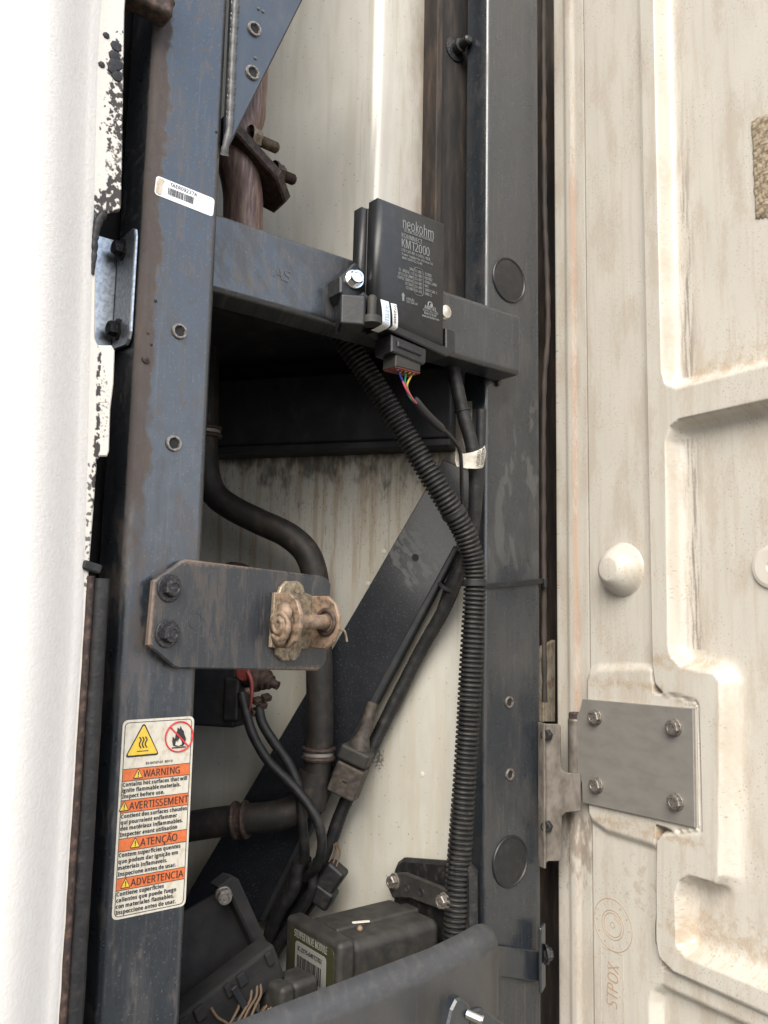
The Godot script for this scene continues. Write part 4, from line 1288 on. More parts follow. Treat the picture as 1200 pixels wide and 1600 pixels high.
func stickers() -> void:
	var x0 := 0.2352
	var x1 := 0.2925
	var yt := 1.5182
	var yb := 1.3762
	var w := x1 - x0
	var h := yt - yb
	var mid := Vector3((x0 + x1) * 0.5, (yt + yb) * 0.5, 0.0)
	var sg := thing("warning_label", "cream and orange hot-surface warning label in four languages on the left post", "label", Vector3(x0, yb, 0))
	flat_plate(sg, "backing", mid + Vector3(0, 0, 0.0003), w, h, 0.004, M.paper)
	var z := 0.0003
	# thin black frame
	var g := Geo.new()
	var outer := rect(w - 0.004, h - 0.004, 0.003)
	outer.append(outer[0])
	var ls := PackedVector3Array()
	for p in outer:
		ls.append(mid + Vector3(p.x, p.y, z))
	tube(g, ls, func(_l, _s): return 0.00028, 6, false)
	part("border", g, M.print_black, sg)
	var heads := [[0.251, 0.312, "WARNING", 0.31, 0.51], [0.409, 0.471, "AVERTISSEMENT", 0.145, 0.85], [0.601, 0.664, "ATENÇÃO", 0.32, 0.51], [0.797, 0.857, "ADVERTENCIA", 0.22, 0.72]]
	for e in heads:
		var bh: float = (e[1] - e[0]) * h
		var yc: float = yt - (e[0] + e[1]) * 0.5 * h
		var bd := flat_plate(sg, "orange_band", Vector3(mid.x, yc, z + 0.0003), w - 0.0042, bh, 0.0002, M.print_orange)
		flat_plate(bd, "rule", Vector3(mid.x, yc + bh * 0.5, z + 0.00045), w - 0.0042, 0.0004, 0.0001, M.print_black)
		flat_plate(bd, "rule", Vector3(mid.x, yc - bh * 0.5, z + 0.00045), w - 0.0042, 0.0004, 0.0001, M.print_black)
		var tx: float = x0 + w * (e[3] - 0.07)
		alert(bd, Vector3(tx, yc, z + 0.0004), bh * 0.86)
		words(e[2], Transform3D(Basis.IDENTITY, Vector3(x0 + w * e[3], yc - bh * 0.3, z + 0.0005)), bh * 0.84, w * (e[4] if e[3] + e[4] < 0.97 else 0.96 - e[3]), M.print_black, bd)
	var blocks := [
		[0.312, 0.409, [["Contains hot surfaces that will", 0.9], ["ignite flammable materials.", 0.81], ["Inspect before use.", 0.58]]],
		[0.471, 0.601, [["Contient des surfaces chaudes", 0.92], ["qui pourraient enflammer", 0.78], ["des matériaux inflammables.", 0.865], ["Inspecter avant utilisation", 0.79]]],
		[0.664, 0.797, [["Contem superfícies quentes", 0.85], ["que podem dar ignição em", 0.82], ["materiais inflamaveis.", 0.67], ["Inspecione antes de usar.", 0.8]]],
		[0.857, 0.985, [["Contiene superficies", 0.64], ["calientes que puede fuego", 0.82], ["con materiales flamables.", 0.79], ["Inspeccione antes de usar.", 0.82]]]]
	for e in blocks:
		var c: int = e[2].size()
		for i in c:
			var yy: float = yt - h * (e[0] + 0.004 + (e[1] - e[0] - 0.008) * (i + 0.78) / c)
			words(e[2][i][0], Transform3D(Basis.IDENTITY, Vector3(x0 + w * 0.045, yy, z + 0.0002)), 0.0041, w * e[2][i][1] * 0.985, M.print_black, sg, true)
	words("83-04167-01  REV D", Transform3D(Basis.IDENTITY, Vector3(x0 + w * 0.34, yt - h * 0.236, z + 0.0002)), 0.0022, w * 0.37, M.print_black, sg)
	# hot surface triangle
	var tc := Vector3(x0 + w * 0.285, yt - h * 0.118, z + 0.0003)
	g = Geo.new()
	prism(g, Transform3D(Basis.IDENTITY, tc), tri_outline(0.027, 0.0252, 0.0015), 0.0003, 0.0001)
	var tri := part("hot_surface_symbol", g, M.print_black, sg)
	g = Geo.new()
	prism(g, Transform3D(Basis.IDENTITY, tc + Vector3(0, -0.0001, 0.00025)), tri_outline(0.0238, 0.0218, 0.0008), 0.0003, 0.0001)
	part("yellow_field", g, M.print_yellow, tri)
	for i in 3:
		g = Geo.new()
		var cx := tc.x + (i - 1) * 0.0023
		pipe(g, [Vector3(cx - 0.0008, tc.y + 0.0038, z + 0.0006), Vector3(cx + 0.0005, tc.y + 0.0018, z + 0.0006), Vector3(cx - 0.0007, tc.y - 0.0014, z + 0.0006), Vector3(cx + 0.0007, tc.y - 0.0042, z + 0.0006)], 0.0005, 0.0006, 6)
		part("wavy_line", g, M.print_black, tri)
	flat_plate(tri, "base_line", Vector3(tc.x, tc.y - 0.0066, z + 0.0008), 0.009, 0.0006, 0.0002, M.print_black)
	# no-fire symbol
	var nc := Vector3(x0 + w * 0.79, yt - h * 0.105, z + 0.0004)
	var flame := [Vector2(-0.0048, -0.006), Vector2(-0.0056, -0.0025), Vector2(-0.0052, 0.0008), Vector2(-0.0035, -0.001), Vector2(-0.0028, 0.003), Vector2(-0.0018, 0.005), Vector2(-0.0016, 0.0075), Vector2(0.0, 0.006), Vector2(0.0008, 0.0085), Vector2(0.002, 0.006), Vector2(0.0035, 0.0045), Vector2(0.0042, 0.0015), Vector2(0.0056, -0.001), Vector2(0.0052, -0.0045), Vector2(0.0035, -0.0068), Vector2(-0.002, -0.007)]
	g = Geo.new()
	prism(g, Transform3D(Basis.IDENTITY, nc + Vector3(0, -0.0004, 0)), flame, 0.0003, 0.00005)
	var fl := part("no_fire_symbol", g, M.print_black, sg)
	g = Geo.new()
	prism(g, Transform3D(Basis.IDENTITY, nc + Vector3(0, -0.0004, 0.0002)), [Vector2(-0.003, -0.0058), Vector2(-0.0026, -0.003), Vector2(-0.001, -0.0036), Vector2(0.0002, -0.0008), Vector2(0.0022, -0.0035), Vector2(0.0024, -0.0055), Vector2(0.0, -0.0066)], 0.0002, 0.00005)
	part("flame_core", g, M.paper, fl)
	flat_plate(fl, "base_line", nc + Vector3(0, -0.0081, 0.0001), 0.0115, 0.0009, 0.0002, M.print_black)
	g = Geo.new()
	ring(g, facing(nc, Vector3(0, 0, 1)), 0.0113, 0.0006, 44, 4)
	rbox(g, Transform3D(Basis(Vector3(0, 0, 1), -0.785), nc + Vector3(0, 0, 0.0003)), Vector3(0.0222, 0.0011, 0.0006), 0.0002)
	part("red_ring", g, M.print_red, fl)

	# small barcode sticker
	var bs := thing("barcode_sticker", "white barcode sticker with one burnt corner on the left post near the top", "sticker", Vector3(0.2641, 1.9391, 0.0003))
	var bb := Basis(Vector3(0, 0, 1), -0.055)
	var bc := Vector3(0.2626, 1.9402, 0.0004)
	flat_plate(bs, "backing", bc, 0.052, 0.0165, 0.0028, M.label_white, 0.0003, bb)
	g = Geo.new()
	prism(g, Transform3D(bb, bc + bb * Vector3(-0.0215, 0, 0.0003)), [Vector2(-0.0035, -0.006), Vector2(-0.001, -0.0072), Vector2(0.001, -0.0066), Vector2(0.002, -0.002), Vector2(0.0012, 0.002), Vector2(0.0028, 0.006), Vector2(0.001, 0.0073), Vector2(-0.0022, 0.0068), Vector2(-0.0037, 0.003)], 0.0003, 0.0001)
	part("burnt_corner", g, M.cream_dirty, bs)
	words("TAER09237A", Transform3D(bb, bc + bb * Vector3(-0.014, 0.0038, 0.0001)), 0.0042, 0.024, M.print_black, bs)
	barcode(bs, bc + bb * Vector3(-0.0035, -0.001, 0.0003), 0.0225, 0.006, bb, 30)

func barcode(parent: Node3D, at: Vector3, w: float, h: float, b: Basis, count: int) -> void:
	var g := Geo.new()
	var x := -w * 0.5
	while x < w * 0.5:
		var t := rng.randf_range(0.35, 1.1) * w / count
		rbox(g, Transform3D(b, at + b * Vector3(x, 0, 0)), Vector3(t, h, 0.0002), 0.00005, 1)
		x += t + rng.randf_range(0.35, 0.9) * w / count
	part("barcode", g, M.print_black, parent)

func tri_outline(w: float, h: float, r: float) -> Array:
	var out := []
	for c in [[Vector2(0, h * 0.58 - r * 2.0), PI / 6.0], [Vector2(-w * 0.5 + r * 1.7, -h * 0.42 + r), PI * 5.0 / 6.0], [Vector2(w * 0.5 - r * 1.7, -h * 0.42 + r), PI * 1.5]]:
		for i in 5:
			var a: float = c[1] + PI * 2.0 / 3.0 * i / 4.0
			out.append(c[0] + Vector2(cos(a), sin(a)) * r)
	return out

func alert(parent: Node3D, at: Vector3, s: float) -> void:
	var g := Geo.new()
	prism(g, Transform3D(Basis.IDENTITY, at + Vector3(0, 0, 0.0003)), tri_outline(s * 1.05, s, s * 0.06), 0.0003, 0.0001)
	var t := part("alert_symbol", g, M.print_black, parent)
	g = Geo.new()
	prism(g, Transform3D(Basis.IDENTITY, at + Vector3(0, -s * 0.01, 0.0005)), tri_outline(s * 0.84, s * 0.78, s * 0.03), 0.0003, 0.0001)
	part("yellow_field", g, M.print_yellow, t)
	g = Geo.new()
	rbox(g, Transform3D(Basis.IDENTITY, at + Vector3(0, s * 0.08, 0.0006)), Vector3(s * 0.08, s * 0.36, 0.0004), 0.0001, 1)
	rbox(g, Transform3D(Basis.IDENTITY, at + Vector3(0, -s * 0.2, 0.0006)), Vector3(s * 0.09, s * 0.09, 0.0004), 0.0001, 1)
	part("exclamation_mark", g, M.print_black, t)

func side_bracket() -> void:
	var sb := thing("angle_bracket", "shiny galvanised angle bracket with two black bolts joining panel and left post", "bracket", Vector3(0.22, 1.8, -0.03))
	# flange against the post
	var xf := Transform3D(Vector3(0, 0, 1), Vector3.UP, Vector3(-1, 0, 0), Vector3(0.2245, 0, 0))
	var g := Geo.new()
	prism(g, xf, [Vector2(-0.05, 1.812), Vector2(-0.012, 1.808), Vector2(-0.007, 1.812), Vector2(-0.005, 1.818), Vector2(-0.005, 1.897), Vector2(-0.007, 1.903), Vector2(-0.013, 1.906), Vector2(-0.05, 1.906)], 0.003, 0.0008)
	var f := part("flange", g, M.zinc, sb)
	for p in [Vector3(0.224, 1.8938, -0.0314), Vector3(0.224, 1.8258, -0.0319)]:
		bolt(f, p, Vector3(-1, 0, 0.1), 0.0105, M.dark_bolt, 1.7, 0.3, 0.75)
	g = Geo.new()
	prism(g, Transform3D(Basis.IDENTITY, Vector3(0, 0, -0.044)), [Vector2(0.16, 1.818), Vector2(0.166, 1.812), Vector2(0.2245, 1.812), Vector2(0.2245, 1.906), Vector2(0.16, 1.906)], 0.003, 0.0006)
	part("flange", g, M.zinc, sb)

# --- the black telematics box and its mount
func bxp(p: Vector2, off: float) -> Vector3:
	return BOX * Vector3(p.x, p.y, off)

func control_box() -> void:
	var cb := thing("control_box", "black plastic telematics box with grey printing mounted on the cross beam", "control box", Vector3(0.5126, 1.8808, 0))
	var face := [Vector2(-0.0016, 2.0015), Vector2(0.089, 2.0054), Vector2(0.0891, 1.8718), Vector2(-0.0024, 1.8807)]
	var g := Geo.new()
	prism(g, BOX, face, 0.023, 0.005)
	smooth_lathe(g)
	var hs := part("front_shell", g, M.plastic, cb)
	g = Geo.new()
	prism(g, Transform3D(BOX.basis, BOX * Vector3(0, 0, -0.023)), inset_ccw(face, 0.003), 0.004, 0.0003)
	part("joint_groove", g, M.wire_black, cb)
	g = Geo.new()
	prism(g, Transform3D(BOX.basis, BOX * Vector3(0, 0, -0.0262)), face, 0.018, 0.003)
	smooth_lathe(g)
	part("back_shell", g, M.plastic, cb)
	g = Geo.new()
	prism(g, Transform3D(BOX.basis, BOX * Vector3(0, 0, -0.004)), [Vector2(0.009, 1.8816), Vector2(0.0931, 1.8743), Vector2(0.0928, 1.8939), Vector2(0.1059, 1.8937), Vector2(0.1071, 1.8714), Vector2(0.0942, 1.8637), Vector2(0.0257, 1.8716), Vector2(0.0109, 1.8737)], 0.03, 0.0012)
	part("base_flange", g, M.plastic, cb)
	g = Geo.new()
	lathe(g, Transform3D(BOX.basis, BOX * Vector3(Vector2(0.1133, 1.9221).x, Vector2(0.1133, 1.9221).y, -0.03)), [[0.0085, 0.0], [0.0085, 0.003], [0.007, 0.006], [0.0, 0.0075]], 24)
	part("screw_head", g, M.bright, cb)
	# printing
	var org := BOX.basis
	var dirx := (bxp(Vector2(0.0872, 2.0013), 0) - bxp(Vector2(0.0001, 1.9982), 0)).normalized()
	var pb := Basis(dirx, BOX.basis.z.cross(dirx), BOX.basis.z)
	var o0 := bxp(Vector2(0.0001, 1.9995), 0.0)
	var wd: float = bxp(Vector2(0.0872, 2.0013), 0).distance_to(o0)
	var ht: float = bxp(Vector2(-0.0016, 1.8809), 0).distance_to(o0)
	var at := func(u: float, v: float) -> Transform3D:
		return Transform3D(pb, o0 + pb.x * (wd * u) - pb.y * (ht * v) + pb.z * 0.0003)
	words("neokohm", at.call(0.305, 0.185), 0.0155, wd * 0.48, M.print_grey, hs)
	words("TELEMETRIA INTELIGENTE", at.call(0.32, 0.212), 0.0042, wd * 0.46, M.print_grey, hs)
	words("KOHMNECT", at.call(0.285, 0.268), 0.0066, wd * 0.315, M.print_grey, hs)
	words("KMT2000", at.call(0.285, 0.35), 0.0125, wd * 0.43, M.print_grey, hs)
	words("LTE CAT-M1 / GNSS / BLE", at.call(0.285, 0.388), 0.0042, wd * 0.44, M.print_grey, hs)
	words("Power supply 9 to 36V max 1A", at.call(0.285, 0.42), 0.0036, wd * 0.48, M.print_grey, hs)
	words("IMEI 0003522340", at.call(0.285, 0.452), 0.0036, wd * 0.31, M.print_grey, hs)
	var rowsl := ["IN", "F1 - BRIDGE_1-1", "0/12 LED LAMP", "EXPECTIMEAS", "VCCBAT", "CCGND"]
	var rowsr := ["TX2/RX2", "RX2/RX2", "ODIDC.LAM1", "BAT", "SAIDI / SAIC-1", "DIAG CL"]
	var pins := ["G1  A05", "G2  A06", "G3  A07", "G4  A08", "G5  A09", "G6  A10"]
	for i in 6:
		var v := 0.53 + 0.034 * i
		var wl: float = [0.05, 0.21, 0.22, 0.23, 0.12, 0.11][i]
		words(rowsl[i], at.call(0.45 - wl, v), 0.0042, wd * wl, M.print_grey, hs)
		words(pins[i], at.call(0.485, v), 0.0042, wd * 0.1, M.print_grey, hs)
		words(rowsr[i], at.call(0.635, v), 0.0042, wd * [0.11, 0.12, 0.19, 0.06, 0.19, 0.11][i], M.print_grey, hs)
	g = Geo.new()
	var oc: Transform3D = at.call(0.537, 0.605)
	var ol := PackedVector3Array()
	var rr := rect(0.0125, 0.028, 0.004)
	rr.append(rr[0])
	for p in rr:
		ol.append(oc * Vector3(p.x, p.y, 0))
	tube(g, ol, func(_l, _s): return 0.00025, 6, false)
	part("pin_diagram", g, M.print_grey, hs)
	g = Geo.new()
	prism(g, at.call(0.3, 0.81), [Vector2(-0.0012, 0), Vector2(0.0012, 0), Vector2(0.0012, 0.005), Vector2(0.0024, 0.005), Vector2(0, 0.0085), Vector2(-0.0024, 0.005), Vector2(-0.0012, 0.005)], 0.0003, 0.00005)
	part("arrow_mark", g, M.print_grey, hs)
	words("ATENÇÃO", at.call(0.345, 0.79), 0.0032, wd * 0.12, M.print_grey, hs)
	words("THIS SIDE UP", at.call(0.345, 0.815), 0.0032, wd * 0.17, M.print_grey, hs)
	words("ANATEL", at.call(0.625, 0.82), 0.0056, wd * 0.19, M.print_grey, hs, true)
	words("03541-20-13200", at.call(0.6, 0.842), 0.003, wd * 0.24, M.print_grey, hs)
	words("Made in Brazil", at.call(0.62, 0.868), 0.004, wd * 0.19, M.print_grey, hs)
	words("www.neokohm.com", at.call(0.585, 0.895), 0.0038, wd * 0.27, M.print_grey, hs)
	g = Geo.new()
	ring(g, at.call(0.715, 0.775), 0.0028, 0.0008, 22, 4)
	lathe(g, at.call(0.73, 0.775), [[0.0016, 0.0003], [0.0, 0.0003]], 14)
	part("swirl_mark", g, M.print_grey, hs)

	# mount clamp on the left
	var mt := thing("box_clamp", "black clamp with a bright hexagon bolt holding the box to the beam", "clamp", Vector3(0.4594, 1.8934, -0.02))
	g = Geo.new()
	prism(g, Transform3D(Basis.IDENTITY, Vector3(0, 0, -0.012)), [Vector2(0.4278, 1.9203), Vector2(0.4343, 1.9272), Vector2(0.4423, 1.9372), Vector2(0.4453, 1.9394), Vector2(0.4595, 1.9303), Vector2(0.4601, 1.9095), Vector2(0.4728, 1.9056), Vector2(0.4733, 1.8847), Vector2(0.439, 1.8722), Vector2(0.4352, 1.898), Vector2(0.4283, 1.9051)], 0.022, 0.0015)
	part("clamp_body", g, M.plastic, mt)
	bolt(mt, Vector3(0.4436, 1.9211, -0.011), Vector3(-0.25, 0.05, 1), 0.0125, M.bright, 1.55, 0.35, 0.7)
	g = Geo.new()
	rbox(g, Transform3D(Basis(Vector3.UP, -0.5), Vector3(0.4402, 1.8853, -0.01)), Vector3(0.024, 0.03, 0.026), 0.0025)
	part("clamp_foot", g, M.plastic, mt)
	g = Geo.new()
	lathe(g, facing(Vector3(0.453, 1.8738, 0.006), Vector3(0, 1, 0)), [[0.0, 0.0], [0.0095, 0.0], [0.0095, 0.007], [0.0048, 0.009], [0.0048, 0.026], [0.003, 0.0285], [0.0, 0.0285]], 22)
	part("thumb_pin", g, M.dusty_plastic, mt)
	g = Geo.new()
	prism(g, Transform3D(Basis.IDENTITY, Vector3(0, 0, 0.004)), [Vector2(0.4402, 1.8996), Vector2(0.4446, 1.9045), Vector2(0.4507, 1.9016), Vector2(0.4631, 1.8978), Vector2(0.464, 1.8948), Vector2(0.4609, 1.8934), Vector2(0.4486, 1.8966), Vector2(0.4475, 1.8812), Vector2(0.4431, 1.8764), Vector2(0.4394, 1.8767), Vector2(0.4405, 1.8883)], 0.008, 0.001)
	part("clamp_arm", g, M.plastic, mt)
	# folded white labels at the corner of the box
	for e in [[593, 605, 468, 507, 0.0], [609, 618, 473, 511, 1.0]]:
		var lt := thing("foil_label", ["wide silvery white label folded round the lower left corner of the black box", "narrow silvery white label next to the wide one on the black box"][int(e[4])], "label", Vector3(0.4652, 1.8789, 0.014), "folded labels on the black box")
		g = Geo.new()
		var top0: Vector2 = [Vector2(-0.0004, 1.8977), Vector2(0.0125, 1.8973)][int(e[4])]
		var top1: Vector2 = [Vector2(0.01, 1.8979), Vector2(0.0199, 1.898)][int(e[4])]
		var bot0: Vector2 = [Vector2(0.0026, 1.8738), Vector2(0.0155, 1.8745)][int(e[4])]
		var bot1: Vector2 = [Vector2(0.0123, 1.8737), Vector2(0.0221, 1.8742)][int(e[4])]
		for i in 13:
			var s := i / 12.0
			var off := 0.0012
			var l := top0.lerp(bot0, minf(s / 0.7, 1.0))
			var r := top1.lerp(bot1, minf(s / 0.7, 1.0))
			off += 0.0012 * sin(clampf(s / 0.7, 0.0, 1.0) * PI)
			if s > 0.7:
				off = 0.0012 - (s - 0.7) / 0.3 * 0.017
				l.y -= 0.0015 * sin((s - 0.7) / 0.3 * PI * 0.5)
				r.y -= 0.0015 * sin((s - 0.7) / 0.3 * PI * 0.5)
			g.add(bxp(l, off), BOX.basis.z)
			g.add(bxp(r, off), BOX.basis.z)
			if i:
				var q := g.v.size() - 4
				g.quad(q, q + 1, q + 3, q + 2)
		renormal(g)
		part("sheet", g, M.label_white, lt)
		if e[4] == 0.0:
			words("ATTUS", Transform3D(BOX.basis * Basis(Vector3(0, 0, 1), -PI / 2), bxp(Vector2(0.0037, 1.8937), 0.0036)), 0.007, 0.02, M.print_blue, lt)
		else:
			words("0123456", Transform3D(BOX.basis * Basis(Vector3(0, 0, 1), -PI / 2), bxp(Vector2(0.015, 1.8954), 0.0036)), 0.004, 0.018, M.print_black, lt)

	# connector under the box with wires
	var cn := thing("box_connector", "black plug under the telematics box with copper pins and coloured wires", "connector", Vector3(0.5049, 1.8528, 0))
	g = Geo.new()
	prism(g, Transform3D(BOX.basis, BOX * Vector3(0, 0, -0.006)), [Vector2(0.0209, 1.8703), Vector2(0.068, 1.8663), Vector2(0.0674, 1.8523), Vector2(0.0639, 1.8489), Vector2(0.0213, 1.8531)], 0.026, 0.0014)
	var bdy := part("socket_shroud", g, M.plastic, cn)
	g = Geo.new()
	prism(g, Transform3D(BOX.basis, BOX * Vector3(0, 0, -0.004)), [Vector2(0.0275, 1.865), Vector2(0.06, 1.8621), Vector2(0.0593, 1.8566), Vector2(0.0277, 1.8592)], 0.026, 0.001)
	part("latch_tab", g, M.plastic, cn)
	g = Geo.new()
	prism(g, Transform3D(BOX.basis, BOX * Vector3(0, 0, -0.008)), [Vector2(0.0288, 1.8553), Vector2(0.0622, 1.8523), Vector2(0.0616, 1.8409), Vector2(0.0283, 1.8404)], 0.02, 0.001)
	part("plug_body", g, M.dusty_plastic, cn)
	g = Geo.new()
	prism(g, Transform3D(BOX.basis, BOX * Vector3(0, 0, -0.009)), [Vector2(0.0292, 1.8414), Vector2(0.0625, 1.842), Vector2(0.0617, 1.8398), Vector2(0.0292, 1.8395)], 0.018, 0.0004)
	part("seal", g, M.red_rubber, cn)
	var tips := [Vector3(0.4929, 1.8402, -0.004), Vector3(0.4978, 1.8405, -0.004), Vector3(0.5027, 1.8402, -0.004), Vector3(0.5076, 1.8398, -0.004), Vector3(0.5126, 1.8398, -0.004), Vector3(0.5006, 1.8398, -0.01), Vector3(0.5051, 1.8394, -0.01)]
	for p in tips:
		g = Geo.new()
		lathe(g, facing(p, Vector3(0.1, -1, 0.25)), [[0.002, -0.004], [0.002, 0.0008], [0.0014, 0.0014], [0.0, 0.0014]], 10)
		part("pin", g, M.copper, cn)
	var cols := [M.wire_blue, M.wire_pink, M.wire_green, M.wire_yellow]
	var ends := [[Vector3(0.4954, 1.8392, -0.006), Vector3(0.5071, 1.8249, -0.008), Vector3(0.5197, 1.8161, -0.012), Vector3(0.5307, 1.8129, -0.016)], [Vector3(0.5012, 1.8342, -0.008), Vector3(0.5055, 1.8235, -0.006), Vector3(0.518, 1.8155, -0.01), Vector3(0.5316, 1.8123, -0.016)], [Vector3(0.5052, 1.8385, -0.006), Vector3(0.507, 1.829, -0.009), Vector3(0.513, 1.817, -0.009), Vector3(0.529, 1.8132, -0.016)], [Vector3(0.5126, 1.8386, -0.006), Vector3(0.5079, 1.8274, -0.007), Vector3(0.5171, 1.8214, -0.014), Vector3(0.5273, 1.8128, -0.015)]]
	for i in 4:
		g = Geo.new()
		pipe(g, ends[i], 0.0011, 0.003, 8)
		part("wire", g, cols[i], cn)
	g = Geo.new()
	tube(g, smooth_path([Vector3(0.5238, 1.8188, -0.015), Vector3(0.5316, 1.8123, -0.016), Vector3(0.5498, 1.8034, -0.02), Vector3(0.5739, 1.7952, -0.026)], 0.004), func(l, s): return 0.0044 - 0.0016 * ss(0.9, 1.0, s) - 0.0014 * ss(0.08, 0.0, s), 14)
	part("heat_shrink", g, M.wire_black, cn)
	g = Geo.new()
	pipe(g, [Vector3(0.5712, 1.7969, -0.026), Vector3(0.5867, 1.7915, -0.03), Vector3(0.6025, 1.7849, -0.036), Vector3(0.611, 1.7789, -0.04), Vector3(0.6177, 1.7633, -0.045), Vector3(0.633, 1.7344, -0.06), Vector3(0.645, 1.696, -0.066)], 0.0022, 0.006, 9)
	part("cable", g, M.wire_black, cn)
	# paper flag
	var tg := thing("cable_tag", "white paper flag label wrapped on the thin black cable beside the right post", "tag", Vector3(0.6313, 1.765, -0.045))
	g = Geo.new()
	var tp := [Vector2(0.6062, 1.7818), Vector2(0.6158, 1.7774), Vector2(0.6264, 1.7803), Vector2(0.6361, 1.7852), Vector2(0.642, 1.7897), Vector2(0.647, 1.7824), Vector2(0.6501, 1.7726), Vector2(0.6511, 1.7683), Vector2(0.6452, 1.7654), Vector2(0.6334, 1.7625), Vector2(0.6236, 1.7627), Vector2(0.614, 1.7644), Vector2(0.6101, 1.7703)]
	var cen := Vector2.ZERO
	for p in tp:
		cen += p / tp.size()
	var mid := g.add(Vector3(cen.x, cen.y, -0.036), Vector3(0, 0, 1))
	var rings := 6
	for q in range(1, rings + 1):
		for p in tp:
			var l: Vector2 = cen.lerp(p, float(q) / rings)
			g.add(Vector3(l.x, l.y, -0.04 + 0.006 * sin((l.x - cen.x) * 130.0 + 0.9) + 0.003 * sin((l.y - cen.y) * 150.0)), Vector3(0, 0, 1))
	var np: int = tp.size()
	for k in np:
		g.tri(mid, mid + 1 + k, mid + 1 + (k + 1) % np)
	for q in rings - 1:
		for k in np:
			var a0 := mid + 1 + q * np + k
			var b0 := mid + 1 + q * np + (k + 1) % np
			g.quad(a0, b0, b0 + np, a0 + np)
	renormal(g)
	part("paper", g, M.tag_paper, tg)
	var tw := Transform3D(Basis(Vector3(0, 0, 1), 1.45), Vector3(0.631, 1.7639, -0.031))
	words("NE08012", tw, 0.006, 0.019, M.print_black, tg)
	words("NOVATECH", Transform3D(Basis(Vector3(0, 0, 1), 1.42), Vector3(0.6373, 1.7661, -0.031)), 0.006, 0.019, M.print_black, tg)

func inset_ccw(poly: Array, d: float) -> Array:
	var p := poly.duplicate()
	var area := 0.0
	for i in p.size():
		area += p[i].cross(p[(i + 1) % p.size()])
	if area < 0.0:
		p.reverse()
	return inset(p, d)

func conduits() -> void:
	var cd := thing("corrugated_conduit", "thick black corrugated conduit hanging from the cross beam down beside the right post", "conduit", Vector3(0.6182, 1.2672, -0.05))
	var path := [Vector3(0.4791, 1.9353, -0.12), Vector3(0.4905, 1.9078, -0.108), Vector3(0.5056, 1.8819, -0.098), Vector3(0.5299, 1.8437, -0.085), Vector3(0.5622, 1.7876, -0.068), Vector3(0.5933, 1.7344, -0.052), Vector3(0.6204, 1.6963, -0.046), Vector3(0.6351, 1.6655, -0.045), Vector3(0.6393, 1.6341, -0.045), Vector3(0.637, 1.5749, -0.046), Vector3(0.6348, 1.5065, -0.048), Vector3(0.6317, 1.4394, -0.05), Vector3(0.627, 1.3608, -0.052), Vector3(0.6223, 1.2974, -0.052), Vector3(0.6201, 1.26, -0.052), Vector3(0.6173, 1.1985, -0.052)]
	var pitch := 0.0051
	var g := Geo.new()
	tube(g, even_path(path, pitch / 8.0), func(l, _s):
		var f := fposmod(l / pitch + 0.22 * ns(l * 9.0, 5.0), 1.0)
		return 0.0102 + 0.0026 * ss(0.1, 0.26, f) * ss(0.9, 0.74, f) + 0.00025 * sin(l * 31.0), 26)
	part("hose", g, M.hose, cd)
	for t in [[Vector3(0.6014, 1.7046, -0.048), Vector3(0.6174, 1.701, -0.047), Vector3(0.62, -0.75, 0.15), "tape"], ]:
		g = Geo.new()
		lathe(g, facing(Vector3(0.6078, 1.7151, -0.049), (Vector3(0.6204, 1.6963, -0.046) - Vector3(0.5933, 1.7344, -0.052))), [[0.0128, 0.0], [0.0138, 0.0006], [0.0138, 0.006], [0.0128, 0.0066]], 26)
		part("clip_band", g, M.wire_black, cd)
	# tie round the conduit and the post
	var tie := thing("cable_tie", "black cable tie strapping the corrugated conduit to the right post", "cable tie", Vector3(0.7152, 1.6373, -0.072))
	g = Geo.new()
	lathe(g, facing(Vector3(0.6383, 1.6361, -0.045) , Vector3(0.02, -1, 0.0)), [[0.0131, -0.0028], [0.0142, -0.0024], [0.0142, 0.0024], [0.0131, 0.0028]], 26)
	part("loop", g, M.wire_black, tie)
	g = Geo.new()
	prism(g, Transform3D(Basis.IDENTITY, Vector3(0, 0, -0.0725)), [Vector2(0.6759, 1.6373), Vector2(0.7795, 1.6483), Vector2(0.7842, 1.6469), Vector2(0.7842, 1.643), Vector2(0.7795, 1.642), Vector2(0.6759, 1.6314)], 0.0022, 0.0004)
	part("strap", g, M.plastic, tie)
	g = Geo.new()
	rbox(g, Transform3D(Basis.IDENTITY, Vector3(0.7847, 1.643, -0.074)), Vector3(0.005, 0.011, 0.007), 0.001)
	part("head", g, M.plastic, tie)

func sleeve(parent: Node3D, called: String, pts: Array, r: float, m: Material, braid := true) -> void:
	var g := Geo.new()
	var p := even_path(pts, 0.0022)
	tube(g, p, func(l, _s): return r * (1.0 + 0.05 * ns(l * 60.0, 3.0)) + (0.0003 * sin(l * 1500.0) if braid else 0.0), 14)
	part(called, g, m, parent)

